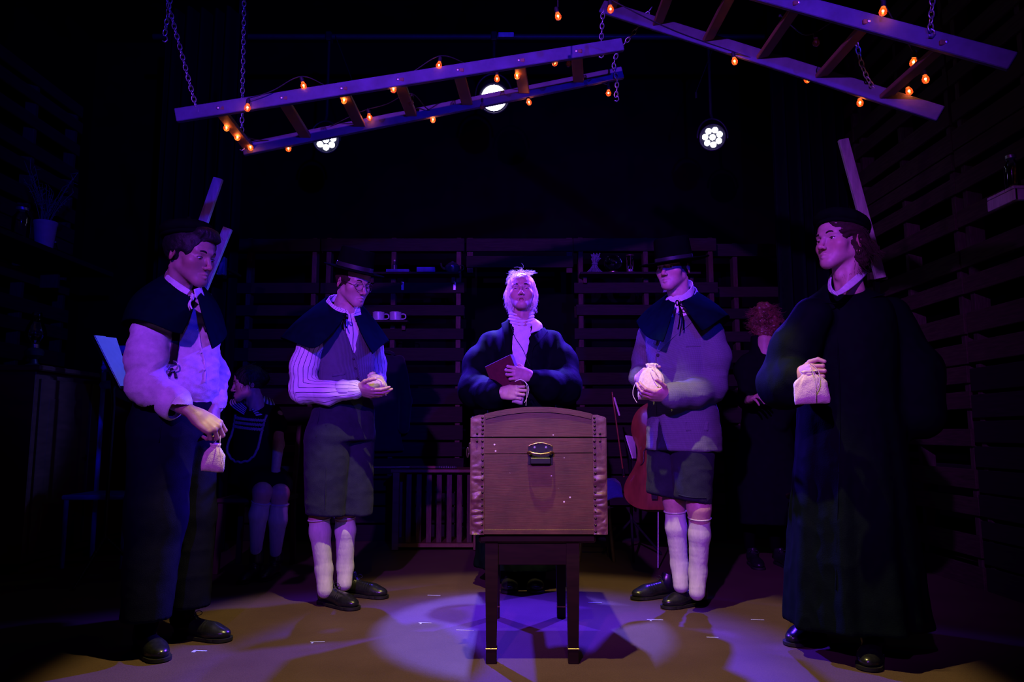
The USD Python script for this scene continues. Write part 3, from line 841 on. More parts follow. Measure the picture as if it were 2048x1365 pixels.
t = thing('trunk', 'worn maroon dome-top trunk with riveted corner strips, on the dark bench', 'trunk', (tc, (TY0 + TY1) / 2, TZ0))
zl = .845
part(t, 'body', box((tc, (TY0 + TY1) / 2 + .01, (TZ0 + zl) / 2), (2 * hw - .012, TY1 - TY0 - .03, zl - TZ0 - .004), bev=.004), m_tr, False)
lid = part(t, 'lid', slab(arch_poly((zl + .003,) * 2, 2, 2, .004), TY0 + .012, TY1), m_tr, 30)
for z0, z1 in (((TZ0 + .0, TZ0 + .0), (.770, .796)), ((.7725, .7985), (zl - .0015, zl - .0015))):
    part(t, 'end_board', slab(arch_poly(z0, z1[0], z1[1], .002), TY0, TY0 + .02), m_tr, False)
part(lid, 'end_board', slab(arch_poly((zl + .0035,) * 2, 2, 2, .002), TY0, TY0 + .02), m_tr, False)
part(t, 'end_board', box((tc, TY0 - .0015, TZ0 + .010), (2 * hw - .09, .006, .018), bev=.001), m_tr, False, label='bottom batten')
from shapely.geometry import Polygon as _Pg
a0 = math.asin((hw - .05) / rad); A = np.linspace(-a0, a0, 41)
band = _Pg([(tc + rad * math.sin(a), zc + rad * math.cos(a)) for a in A] + [(tc + (rad - .021) * math.sin(a), zc + (rad - .021) * math.cos(a)) for a in A[::-1]])
part(lid, 'arch_band', slab(band, TY0 - .005, TY0 + .01), m_tr, 30)
for sx in (-1, 1):
    x0 = TX0 if sx < 0 else TX1 - .05
    for (z0, z1, own, ki) in ((TZ0, zl - .002, t, 0), (zl + .003, ZS + .012, lid, 1)):
        nx, nz = 14, int((z1 - z0) / .005)
        g = np.zeros((nx, nz, 3)); X = np.linspace(0, .05, nx); Z = np.linspace(z0, z1, nz)
        XX, ZZ = np.meshgrid(X, Z, indexing='ij')
        pnts = np.stack([XX * 14 + sx * 3, ZZ * 0, ZZ * 32], -1)
        w = meshkit.fbm(pnts + 5, 3, 3 + (sx > 0))
        low = np.clip((.80 - ZZ) / .2, .1, 1)
        dent = (np.abs(w - .5) * 2) ** 1.2 * .020 * low * np.sin(np.clip(XX / .05, 0, 1) * math.pi) ** .5
        g[..., 0] = x0 + XX; g[..., 1] = TY0 - .004 - dent; g[..., 2] = ZZ
        if ki: g[..., 2] = np.minimum(g[..., 2], zc + np.sqrt(rad ** 2 - (g[..., 0] - tc) ** 2) + .002)
        sp = part(own, 'corner_strip', sheet(g, 24, max(nz, 24), .004), m_strip, 50)
        side = box((TX0 - .002 if sx < 0 else TX1 + .002, TY0 + .022, (z0 + min(z1, ZS)) / 2), (.004, .05, min(z1, ZS) - z0), bev=.001)
        part(own, 'corner_strip', side, m_strip, False)
        xi = x0 + (.043 if sx < 0 else .007)
        zz = list(np.linspace(z0 + .012, z1 - .012, 15 if not ki else 5))
        studs = [(xi + rng.uniform(-.001, .001), z) for z in zz] + [((x0 + (.022 if sx < 0 else .028)), zz[-1] if not ki else zz[0])]
        for q in studs: part(own, 'stud', lathe([(0, .005), (.0025, .0045), (.0045, .002), (.005, -.002), (0, -.002)], (q[0], TY0 - .0085, q[1]), 8, (0, -1, 0)), m_stud, 50)
# handle
hx, hz = .1095, .79
hd = part(t, 'handle_plate', slab(_Pg([(hx - .047, hz - .048), (hx + .047, hz - .048), (hx + .047, hz + .022), (hx + .025, hz + .031), (hx, hz + .034), (hx - .025, hz + .031), (hx - .047, hz + .022)]), TY0 - .005, TY0), m_iron, False, label='black iron handle plate')
part(hd, 'rim', tube([(hx + .047 * u, TY0 - .006, hz + .034 - .012 * u * u) for u in np.linspace(-1, 1, 15)], .0024, 6), m_brass, True, label='brass rim')
part(hd, 'loop', tube([(hx - .049, TY0 - .008, hz - .002), (hx - .044, TY0 - .030, hz + .0), (hx - .03, TY0 - .038, hz - .004), (hx + .0, TY0 - .040, hz - .008), (hx + .03, TY0 - .038, hz - .004), (hx + .044, TY0 - .030, hz), (hx + .049, TY0 - .008, hz - .002)], .0040, 8), m_brass, True, label='brass pull')
for u in (-.04, .04): part(hd, 'post', tube([(hx + u, TY0, hz - .004), (hx + u, TY0 - .018, hz - .004)], .008, 10), m_brass, 40)
for u in (-.022, .022): part(hd, 'screw', lathe([(0, .003), (.004, .0025), (.0055, 0), (0, 0)], (hx + u, TY0 - .005, hz + .017), 8, (0, -1, 0)), m_steel, 50)
part(hd, 'hinge', box((hx, TY0 - .012, hz - .034), (.078, .014, .024), bev=.003), m_iron, False)
lt = part(t, 'latch', box((TX0 - .008, TY0 + .12, .80), (.016, .05, .05), bev=.004), m_stud, False)
part(lt, 'ring', tube([(TX0 - .02 + .004 * math.cos(a), TY0 + .1 + .0 * a, .785 + .02 * math.sin(a)) for a in np.linspace(0, 6.2, 13)], .003, 6), m_stud, True)

# ---------------------------------------------------------------- spike marks on the floor
m_tape = mat('spike_tape', (.42, .45, .62), .6)
for i, (x, y, w, d, w2) in enumerate(((1310, 1241, .075, .008, 'before the man in the grey jacket'), (850, 1247, .06, .008, 'left of the bench legs'), (635, 1285, .06, .008, 'before the man in the striped shirt'), (400, 1303, .055, .012, 'by the shoes of the suspendered man'),
                                     (868, 1192, .07, .006, 'near the polished toe of the bespectacled man'), (1425, 1276, .05, .007, 'lying right of the bench shadow'), (1190, 1207, .07, .006, 'inside the shadow of the trunk'), (1515, 1241, .06, .006, 'left of the long black robe'), (930, 1262, .08, .005, 'just left of the front bench leg'))):
    p = P(x, y, floor_y(y)); p[2] = 0
    t = thing('spike_mark', 'small pale tape mark on the floor, ' + w2, 'tape mark', p)
    part(t, 'strip', box(p + (0, 0, .0012), (w, d, .0012), rot=(0, 0, rng.uniform(-.15, .15))), m_tape, False)
    if i in (0, 1, 2): part(t, 'strip', box(p + (-w * .3, -d * 1.6, .0012), (d, d * 2.6, .0012)), m_tape, False)
    if i == 3: part(t, 'strip', box(p + (-w * .36, -.012, .0012), (.014, .02, .0012)), m_tape, False)

# ---------------------------------------------------------------- people: materials
def skin_mat(name, c, lipc):
    c = np.array(c)
    return usdkit.material(stage, '/World/Looks/' + name, {
        'uv': ('uvmap', {'attribute': 'st'}), 's': ('separate_xyz', {}), 'tc': ('texture_coordinate', {}), 'n': ('noise_texture', {'scale': 60.0, 'detail': 4.0}),
        'r': ('rgb_ramp', {'ramp': [(.3, tuple(c * .9)), (.7, tuple(c * 1.06))]}), 'f': ('mix', {'color2': (c[0] * 1.0, c[1] * .62, c[2] * .58)}), 'l': ('mix', {'color2': lipc}),
        'b': ('bump', {'strength': .12, 'distance': .001}), 'n2': ('noise_texture', {'scale': 420.0, 'detail': 2.0}),
        'p': ('principled_bsdf', {'roughness': .48, 'specular_ior_level': .4, 'subsurface_weight': .12, 'subsurface_radius': (1., .35, .2), 'subsurface_scale': .006})},
        [('uv.UV', 's.vector'), ('tc.object', 'n.vector'), ('n.fac', 'r.fac'), ('r.color', 'f.color1'), ('s.y', 'f.fac'), ('f.color', 'l.color1'), ('s.x', 'l.fac'), ('l.color', 'p.base_color'),
         ('tc.object', 'n2.vector'), ('n2.fac', 'b.height'), ('b.normal', 'p.normal')], surface='p.BSDF')


SK_A = skin_mat('skin_tan', (.34, .20, .15), (.36, .15, .13))
SK_B = skin_mat('skin_fair', (.50, .29, .24), (.42, .16, .15))
SK_C = skin_mat('skin_pale', (.42, .25, .20), (.46, .17, .16))
m_eye = mat('eye_white', (.62, .6, .6), .15, .05, 20, spec=.6)
m_iris = mat('iris_brown', (.05, .03, .02), .1, .2, 50, spec=.6)


def cloth(name, c, rough=.85, bump=.5, sc=320, vary=.18, sheen=.1, spec=.15, sheen_r=.5):
    return mat(name, c, rough, vary, 25, bump=bump, bscale=sc, spec=spec, sheen=sheen, sheen_r=sheen_r)


def weave(name, c1, c2, sx=55.0):
    """Tweed or checked cloth: fine crossed threads."""
    return usdkit.material(stage, '/World/Looks/' + name, {
        'tc': ('texture_coordinate', {}), 'w1': ('wave_texture', {'wave_type': 'bands', 'bands_direction': 'x', 'scale': sx, 'distortion': 1.0, 'detail_scale': 2.0}),
        'w2': ('wave_texture', {'wave_type': 'bands', 'bands_direction': 'z', 'scale': sx, 'distortion': 1.0, 'detail_scale': 2.0}), 'n': ('noise_texture', {'scale': 400.0, 'detail': 3.0}),
        'm': ('mix', {'mix_type': 'multiply', 'fac': 1.0}), 'm2': ('mix', {'mix_type': 'overlay', 'fac': .6}), 'bw': ('rgb_to_bw', {}), 'r': ('rgb_ramp', {'ramp': [(.05, c1), (.6, c2)]}),
        'b': ('bump', {'strength': .4, 'distance': .001}), 'p': ('principled_bsdf', {'roughness': .9, 'specular_ior_level': .1, 'sheen_weight': .05})},
        [('tc.object', 'w1.vector'), ('tc.object', 'w2.vector'), ('tc.object', 'n.vector'), ('w1.color', 'm.color1'), ('w2.color', 'm.color2'), ('m.color', 'm2.color1'), ('n.color', 'm2.color2'),
         ('m2.color', 'bw.color'), ('bw.val', 'r.fac'), ('r.color', 'p.base_color'), ('bw.val', 'b.height'), ('b.normal', 'p.normal')], surface='p.BSDF')


def striped(name, base, line, duty=.13):
    return usdkit.material(stage, '/World/Looks/' + name, {
        'uv': ('uvmap', {'attribute': 'st'}), 's': ('separate_xyz', {}), 'f': ('math', {'math_type': 'fraction'}), 'l': ('math', {'math_type': 'less_than', 'value2': duty}), 'm': ('mix', {'color1': base, 'color2': line}),
        'tc': ('texture_coordinate', {}), 'n': ('noise_texture', {'scale': 300.0, 'detail': 2.0}), 'b': ('bump', {'strength': .3, 'distance': .001}), 'p': ('principled_bsdf', {'roughness': .85, 'specular_ior_level': .2})},
        [('uv.UV', 's.vector'), ('s.x', 'f.value1'), ('f.value', 'l.value1'), ('l.value', 'm.fac'), ('m.color', 'p.base_color'), ('tc.object', 'n.vector'), ('n.fac', 'b.height'), ('b.normal', 'p.normal')], surface='p.BSDF')


C_WHITE = cloth('white_cotton', (.66, .62, .62))
C_STRIPE = striped('striped_cotton', (.66, .62, .64), (.07, .05, .11))
C_STRIPE_B = striped('sailor_stripe', (.55, .5, .56), (.04, .03, .07), .5)
C_CAPE = cloth('cape_cloth', (.0025, .009, .013), .85, .4, 260, sheen=.0, spec=.0)
C_ROBE = cloth('robe_cloth', (.0022, .0048, .0046), .7, .4, 200, sheen=.0, spec=.03, sheen_r=.3)
C_NAVY = cloth('navy_trousers', (.0045, .0045, .017), .9, sheen=.0, spec=.05)
C_CHAR = cloth('charcoal_wool', (.019, .021, .034), .95, .8, 420, sheen=.03, spec=.06)
C_VEST = weave('tweed_vest', (.03, .03, .04), (.185, .19, .235), 120)
C_JACK = weave('grey_jacket', (.075, .076, .092), (.225, .225, .27), 160)
C_SOCK = mat('white_sock', (.52, .49, .45), .9, .12, 40, bump=.6, bscale=130, stretch=(1, 1, .25), spec=.2)
C_BLACK = cloth('black_felt', (.003, .003, .0035), 1.0, sheen=.0, spec=.0)
C_LEATHER = mat('black_leather', (.010, .010, .011), .26, .3, 60, bump=.15, bscale=120, spec=.6)
C_STRAP = mat('strap_leather', (.014, .010, .010), .4, .3, 60)
C_BAG = mat('linen_bag', (.60, .50, .38), .9, .15, 60, bump=.8, bscale=260, spec=.15)
C_STRING = mat('bag_string', (.55, .46, .34), .9, .2, 90)
H_BLACK = mat('hair_black', (.006, .005, .005), .55, .3, 60, spec=.3, bump=.8, bscale=9, stretch=(40, 8, 40))
H_BROWN = mat('hair_brown', (.030, .014, .009), .75, .3, 60, spec=.15, bump=.6, bscale=9, stretch=(40, 8, 40))
H_BLOND = mat('hair_blond', (.80, .72, .58), .42, .25, 90, spec=.45)
H_RED = mat('hair_auburn', (.16, .05, .035), .4, .3, 60, spec=.45)


# ---------------------------------------------------------------- people: helpers
def wr(axis, A, f=26.0, cross=7.0, seed=0):
    """Wrinkles that run across an axis."""
    a = np.array(axis, float); a /= np.linalg.norm(a)

    def fn(p):
        q = p @ a
        n = meshkit.fbm((p - q[:, None] * a) * cross + np.outer(q, a) * f + 11 + seed, 3, seed)
        return A * (1 - np.abs(2 * n - 1) * 2.2)
    return fn


def along(m, pts, per):
    """st along limbs: x counts stripes around the limb, y runs along it."""
    v = np.array(m.vertices); best = np.full(len(v), 9.0); uv = np.zeros((len(v), 2)); L0 = 0
    for a, b in zip(pts[:-1], pts[1:]):
        a, b = np.array(a, float), np.array(b, float); ba = b - a; L = np.linalg.norm(ba); ax = ba / L
        t = np.clip((v - a) @ ax, 0, L); r = v - a - t[:, None] * ax; d = np.linalg.norm(r, axis=1)
        x = np.cross(ax, (0.3, 1, 0.1)); x /= np.linalg.norm(x); y = np.cross(ax, x)
        k = d < best
        uv[k] = np.stack([(np.arctan2(r @ y, r @ x) * .062 / per), (L0 + t) / per], 1)[k]; best[k] = d[k]; L0 += L
    return uv


def strands(parent, name, mtl, roots, flow, n=9, step=.012, width=.0007, world=None, push=None, jitter=.25, seed=1, label=None):
    """Hair as curves: each strand follows flow(p, i, age) from its root in head coordinates."""
    r = np.random.RandomState(seed); p = np.array(roots, float); path = [p.copy()]; bias = r.normal(0, jitter * .35, p.shape)
    K = max(8, len(p) // 14); cid = np.argmin(((p[:, None] - p[None, :K]) ** 2).sum(-1), 1); bias = bias + r.normal(0, jitter, (K, 3))[cid]
    d = None
    for i in range(n):
        f = flow(p, i) + bias + r.normal(0, jitter * .35, p.shape)
        f /= np.linalg.norm(f, axis=1, keepdims=True) + 1e-9
        d = f if d is None else d * .45 + f * .55
        p = p + d * step
        if push is not None: p = push(p)
        path.append(p.copy())
    q = np.stack(path, 1)
    M, o, s = world
    q = (q * s) @ np.asarray(M).T + np.asarray(o) - LOC[root(parent)]
    c = UsdGeom.BasisCurves.Define(stage, numbered(f'{parent}/{name}'))
    c.CreateTypeAttr('linear'); c.CreateCurveVertexCountsAttr(Vt.IntArray.FromNumpy(np.full(len(q), n + 1, np.int32)))
    c.CreatePointsAttr(Vt.Vec3fArray.FromNumpy(q.reshape(-1, 3).astype(np.float32)))
    w = np.tile(np.linspace(1, .35, n + 1) * width * 2, len(q)); c.CreateWidthsAttr(Vt.FloatArray.FromNumpy(w.astype(np.float32))); c.SetWidthsInterpolation('vertex')
    UsdShade.MaterialBindingAPI.Apply(c.GetPrim()).Bind(mtl)
    meta(c.GetPrim(), label, kind='stuff')


def cranium(p, k=1.0, c=(0, -.012, .034), r=(.077, .099, .086)):
    c, r = np.array(c), np.array(r) * k
    u = (p - c) / r; d = np.linalg.norm(u, axis=1, keepdims=True)
    return np.where(d < 1, c + u / np.maximum(d, 1e-6) * r, p)


def scalp(n, seed, keep):
    r = np.random.RandomState(seed); d = r.normal(size=(n * 4, 3)); d /= np.linalg.norm(d, axis=1, keepdims=True)
    p = np.array((0, -.012, .034)) + d * np.array((.076, .098, .085))
    return p[keep(p)][:n]


def face(t, hm, M, o, s, brow_m, gaze=(0, 1, -.2), lids=.0046, sink=0.0, brow=0.0):
    """Eyes (with irises) and eyebrows of a head."""
    W = lambda q: (np.array(q) * s) @ M.T + o
    g = np.array(gaze, float); g /= np.linalg.norm(g)
    for sd in (-1, 1):
        c = np.array((sd * .0325, .0722 - sink, -.0015))
        e = part(t, 'eye', put(trimesh.creation.icosphere(2, .0122), M, W(c), s), m_eye, True)
        part(e, 'iris', lathe([(0, .0016), (.004, .0012), (.0056, 0), (.0056, -.002), (0, -.002)], W(c + g * .0116), 12, M @ g), m_iris, 50)
        X_ = np.linspace(-.0138, .0138, 13); Z_ = lids * np.sqrt(np.clip(1 - (X_ / .0142) ** 2, 0, 1)) - .0022
        Y_ = .0715 + .0135 * np.sqrt(np.clip(1 - (X_ / .0158) ** 2 - (Z_ / .0128) ** 2, .02, 1)) + .0004
        part(e, 'lashes', put(tube(np.stack([sd * .0325 + X_, Y_, Z_ + .0003], 1), .0010, 5), M, o, s), m_iris, True)
        b = [(sd * .0125, .0930, .0165 + brow), (sd * .022, .0925, .0215), (sd * .033, .0880, .0235), (sd * .045, .0785, .0185)]
        part(t, 'eyebrow', put(tube(spline(b, 12), np.array([.0025, .0034, .0036, .0036, .0036, .0034, .0032, .003, .0028, .0024, .002, .0012]) * 1.15, 6), M, o, s), brow_m, True)


def shoe(t, heel, toe, label=None, lace=True, size=.285, mtl=None):
    heel, toe = np.array(heel, float), np.array(toe, float); heel[2] = toe[2] = 0
    y = toe - heel; L = np.linalg.norm(y); y /= L; k = size / .285; x = np.cross(y, (0, 0, 1))
    M = np.stack([x, y, (0, 0, 1)], 1)
    F = Field((-.07, -.03, -.01), (.07, .31, .15), .0045)
    F.ell((0, .215, .030), (.042, .066, .030), k=.02).cone((0, .075, .05), (0, .19, .036), .036, .036, k=.03, flat=((1, 0, 0), 1.05))
    F.ell((0, .036, .045), (.034, .040, .052), k=.02).cone((0, .05, .06), (0, .042, .112), .037, .036, k=.03)
    F.cone((0, .085, .070), (0, .068, .118), .018, .014, k=.02)
    F.ell((0, .044, .135), (.030, .033, .034), k=.006, op='-')
    F.plane((0, 0, .014), (0, 0, -1)); F.plane((0, .04, .112), (0, -.35, 1), .004)
    up = F.mesh(1)
    v = up.vertices; crease = .0018 * np.sin((v[:, 1] - .15) * 420) * np.exp(-((v[:, 1] - .165) / .018) ** 2) * (v[:, 2] > .03)
    up.vertices[:, 2] += crease
    sh = part(t, 'shoe', put(up, M * k, heel), mtl or C_LEATHER, True, label)
    a = np.linspace(0, 2 * math.pi, 40)
    from shapely.geometry import Polygon, Point
    from shapely.ops import unary_union
    out = unary_union([Point(0, .036).buffer(.040), Point(0, .215).buffer(.049), Point(0, .24).buffer(.046), Polygon([(-.038, .036), (.038, .036), (.047, .2), (-.047, .2)])])
    so = trimesh.creation.extrude_polygon(out, .012, engine='earcut'); so.apply_translation((0, 0, .004))
    he = trimesh.creation.extrude_polygon(out.intersection(Polygon([(-.1, -.1), (.1, -.1), (.1, .075), (-.1, .075)])), .018, engine='earcut')
    part(sh, 'sole', put(trimesh.util.concatenate([so, he]), M * k, heel), mat('shoe_sole', (.012, .011, .01), .6), False)
    if lace:
        ls = []
        for i in range(4):
            yy = .098 + .018 * i; zz = .092 - .0105 * i
            ls.append(tube([(-.019, yy, zz - .010), (0, yy + .005, zz + .0015), (.019, yy, zz - .010)], .0016, 5))
        for sgn in (-1, 1): ls.append(tube(spline([(0, .094, .097), (sgn * .018, .10, .108), (sgn * .034, .105, .094), (sgn * .02, .10, .088), (0, .096, .096)], 16), .0015, 5))
        part(sh, 'laces', put(trimesh.util.concatenate(ls), M * k, heel), m_cord, True)
    return sh


def ribbed_sock(t, pts, rs, label=None):
    F = Field(np.min(pts, 0) - .08, np.max(pts, 0) + .08, .006)
    F.chain(pts, [q_ - .002 for q_ in rs], k=.02)
    top = np.array(pts[0]); d = np.array(pts[0]) - np.array(pts[1]); d /= np.linalg.norm(d)
    F.plane(top, d, .003)
    s = part(t, 'sock', puff(F.mesh(4), wr((0, 0, 1), .0006, 45, 8, 3)), C_SOCK, True, label)
    x = np.cross(d, (0, 1, 0)); x /= np.linalg.norm(x); y = np.cross(d, x); a = np.linspace(0, 2 * math.pi, 25)[:-1]
    part(s, 'cuff', tube(top - d * .008 + rs[0] * 1.0 * (np.outer(np.cos(a), x) + np.outer(np.sin(a), y)), .0045, 6, closed=True), C_SOCK, True)


def cape(t, cols, mtl, name='cape', thick=.006, nu=60, nv=24, label=None, parent=None):
    g = np.array([[P(*q) for q in c] for c in cols])
    return part(parent or t, name, sheet(g, nu, nv, thick, fn=None), mtl, True, label)


def bow(t, c, right, M=None, s=1.0, mtl=None, tails=.09, name='ribbon', tilt=0):
    r = np.array(right, float); f = np.cross(r, (0, 0, 1))
    f = -f if f[1] > 0 else f
    u = np.array((0, 0, 1.0)); c = np.array(c, float)
    ms = []
    for sg in (-1, 1):
        ms.append(tube(spline([c, c + sg * r * .02 * s + u * .014 * s + f * .01, c + sg * r * .042 * s + u * .006 * s + f * .012, c + sg * r * .036 * s - u * .012 * s + f * .01, c], 16), .0035 * s, 5))
        ms.append(tube(spline([c, c + sg * r * .010 * s - u * tails * .4 + f * .014, c + sg * r * .024 * s - u * tails + f * .008], 12), .0040 * s, 5))
    ms.append(trimesh.creation.icosphere(2, .008 * s).apply_translation(c + f * .006))
    return part(t, name, ms, mtl or C_BLACK, True)


def bag(label, top, bottom, w, d, axis, neck=None, strings=(), loc=None):
    """A small drawstring pouch from its gathered neck down to its bottom."""
    top, bottom = np.array(top, float), np.array(bottom, float)
    t = thing('drawstring_pouch', label, 'pouch', bottom if loc is None else loc)
    z = top - bottom; L = np.linalg.norm(z); z /= L; x = np.array(axis, float); x -= z * (x @ z); x /= np.linalg.norm(x); y = np.cross(z, x); M = np.stack([x, y, z], 1)
    n, rows = 40, []
    for k, (h, a, b) in enumerate(((0, .96, .12), (.02, 1.0, .35), (.15, 1.0, .85), (.4, .97, 1.0), (.6, .88, .95), (.75, .68, .8), (.86, .42, .55), (.92, .36, .5), (1.0, .46, .6))):
        an = np.linspace(0, 2 * math.pi, n, endpoint=False)
        pl = 1 + (.10 * np.sin(an * 9 + k * .3) if h > .55 else .015 * np.sin(an * 5 + k))
        e = .45 if h < .2 else .75
        rows.append(np.stack([np.sign(np.cos(an)) * np.abs(np.cos(an)) ** e * a * w / 2 * pl, np.sign(np.sin(an)) * np.abs(np.sin(an)) ** .9 * b * d / 2 * pl, np.full(n, h * L)], 1))
    g = np.array(rows); g = CubicSpline(np.linspace(0, 1, len(g)), g, axis=0)(np.linspace(0, 1, 26))
    v = g.reshape(-1, 3); f = []
    for i in range(25):
        for k in range(n):
            l = (k + 1) % n; f += [(i * n + k, i * n + l, (i + 1) * n + l), (i * n + k, (i + 1) * n + l, (i + 1) * n + k)]
    v = np.vstack([v, (0, 0, 0), (0, 0, L * .97)]); c0, c1 = len(v) - 2, len(v) - 1
    for k in range(n):
        l = (k + 1) % n; f += [(c0, l, k), (c1, 25 * n + k, 25 * n + l)]
    m = puff(trimesh.Trimesh(v, f, process=False), wr(x, .0022, 30, 25, 2))
    part(t, 'sack', put(m, M, bottom), C_BAG, True)
    nk = bottom + z * L * .89
    a = np.linspace(0, 2 * math.pi, 17)[:-1]
    part(t, 'drawstring', [tube(nk + np.outer(np.cos(a) * w * .19, x) + np.outer(np.sin(a) * d * .29, y), .002, 5, closed=True)] + [tube(spline([P(*q) if len(q) == 3 else q for q in s_], 30), .0018, 5) for s_ in strings], C_STRING, True)
    return t


def torso_fw(c, yaw):
    a = axes(yaw); return (np.array(c)[:2], a[:2, 0], a[:2, 1])


def body(t, head, skin, pieces, M, o, s, hu):
    """The person's one skin surface: head and neck, hands and whatever else the clothes leave bare, joined inside the clothes."""
    hm = put(head, M, o, s)
    b = weld([hm] + pieces)
    v = np.array(b.vertices)
    # carry the lip and flush masks over to the welded surface
    from scipy.spatial import cKDTree
    d, i = cKDTree(hm.vertices).query(v); uv = np.where((d < .0012)[:, None], hu[i], 0.0)
    return part(t, 'body', b, skin, True, uv=uv)


def limb(pts, rs, h=.006, k=.02):
    F = Field(np.min(pts, 0) - max(rs) - .02, np.max(pts, 0) + max(rs) + .02, h); F.chain(pts, rs, k=k)
    return F.mesh(1)


def core(fw, z0, z1, a, b):
    F = Field((fw[0][0] - .25, fw[0][1] - .25, z0 - .02), (fw[0][0] + .25, fw[0][1] + .25, z1 + .03), .012)
    F.tower([(z0, a * .9, b * .9, 0, 0), ((z0 + z1) / 2, a * .9, b * .9, 0, 0), (z1 - .12, a * 1.05, b, 0, 0), (z1, .06, .06, 0, 0)], fw)
    return F.mesh()


def hit(mesh, px, py, off=.004):
    """The point of a garment's surface seen at a pixel, lifted off the cloth."""
    a, b = P(px, py, .5), P(px, py, 9.0); d = (b - a) / np.linalg.norm(b - a)
    loc, _, tri = mesh.ray.intersects_location([a], [d], multiple_hits=False)
    return loc[0] - d * off if len(loc) else None


def hits(mesh, pts, off=.004):
    out, dep = [], None
    for q in pts:
        h_ = hit(mesh, q[0], q[1], off)
        if h_ is None: h_ = P(q[0], q[1], dep if dep is not None else mesh.vertices[:, 1].mean())
        dep = h_[1]; out.append(h_)
    return out


def patch(t, name, mesh, cols, mtl, thick=.004, nu=16, nv=6, off=.005, label=None):
    g = np.array([hits(mesh, c, off) for c in cols])
    return part(t, name, sheet(g, nu, nv, thick), mtl, True, label)


def buttons(t, mesh, pts, r=.007, mtl=None, name='button'):
    for q in pts:
        p = hit(mesh, *q, .002)
        if p is not None:
            d = np.array((0, 0, CAM_Z + .4)) * [0, 0, 1] - p; d /= np.linalg.norm(d)
            part(t, name, lathe([(0, .003), (r * .7, .003), (r, .001), (r, -.002), (0, -.002)], p, 12, d), mtl or m_cord, 40)


def zpy(py, y): return P(CX, py, y)[2]


def hair_shell(t, M, o, s, mtl, cut, grow=1.0, extra=None, seed=1, name='hair', amp=.004, freq=(34, 10, 10)):
    F = Field((-.115, -.15, -.14), (.115, .13, .16), .0032)
    F.ell((0, -.014, .035), np.array((.0795, .1015, .088)) * grow)
    if extra: extra(F)
    for c, r, k in cut: F.ell(c, r, k=k, op='-')
    fr = np.array(freq, float)
    m = puff(F.mesh(1), lambda p: amp * (2 * meshkit.fbm(p * fr * 4 + seed, 3, seed) - .8))
    return part(t, name, put(m, M, o, s), mtl, True)


FACE_CUT = [((0, .088, -.03), (.066, .062, .098), .006), ((.085, .01, -.05), (.04, .028, .05), .006), ((-.085, .01, -.05), (.04, .028, .05), .006), ((0, -.02, -.12), (.12, .14, .055), .01)]


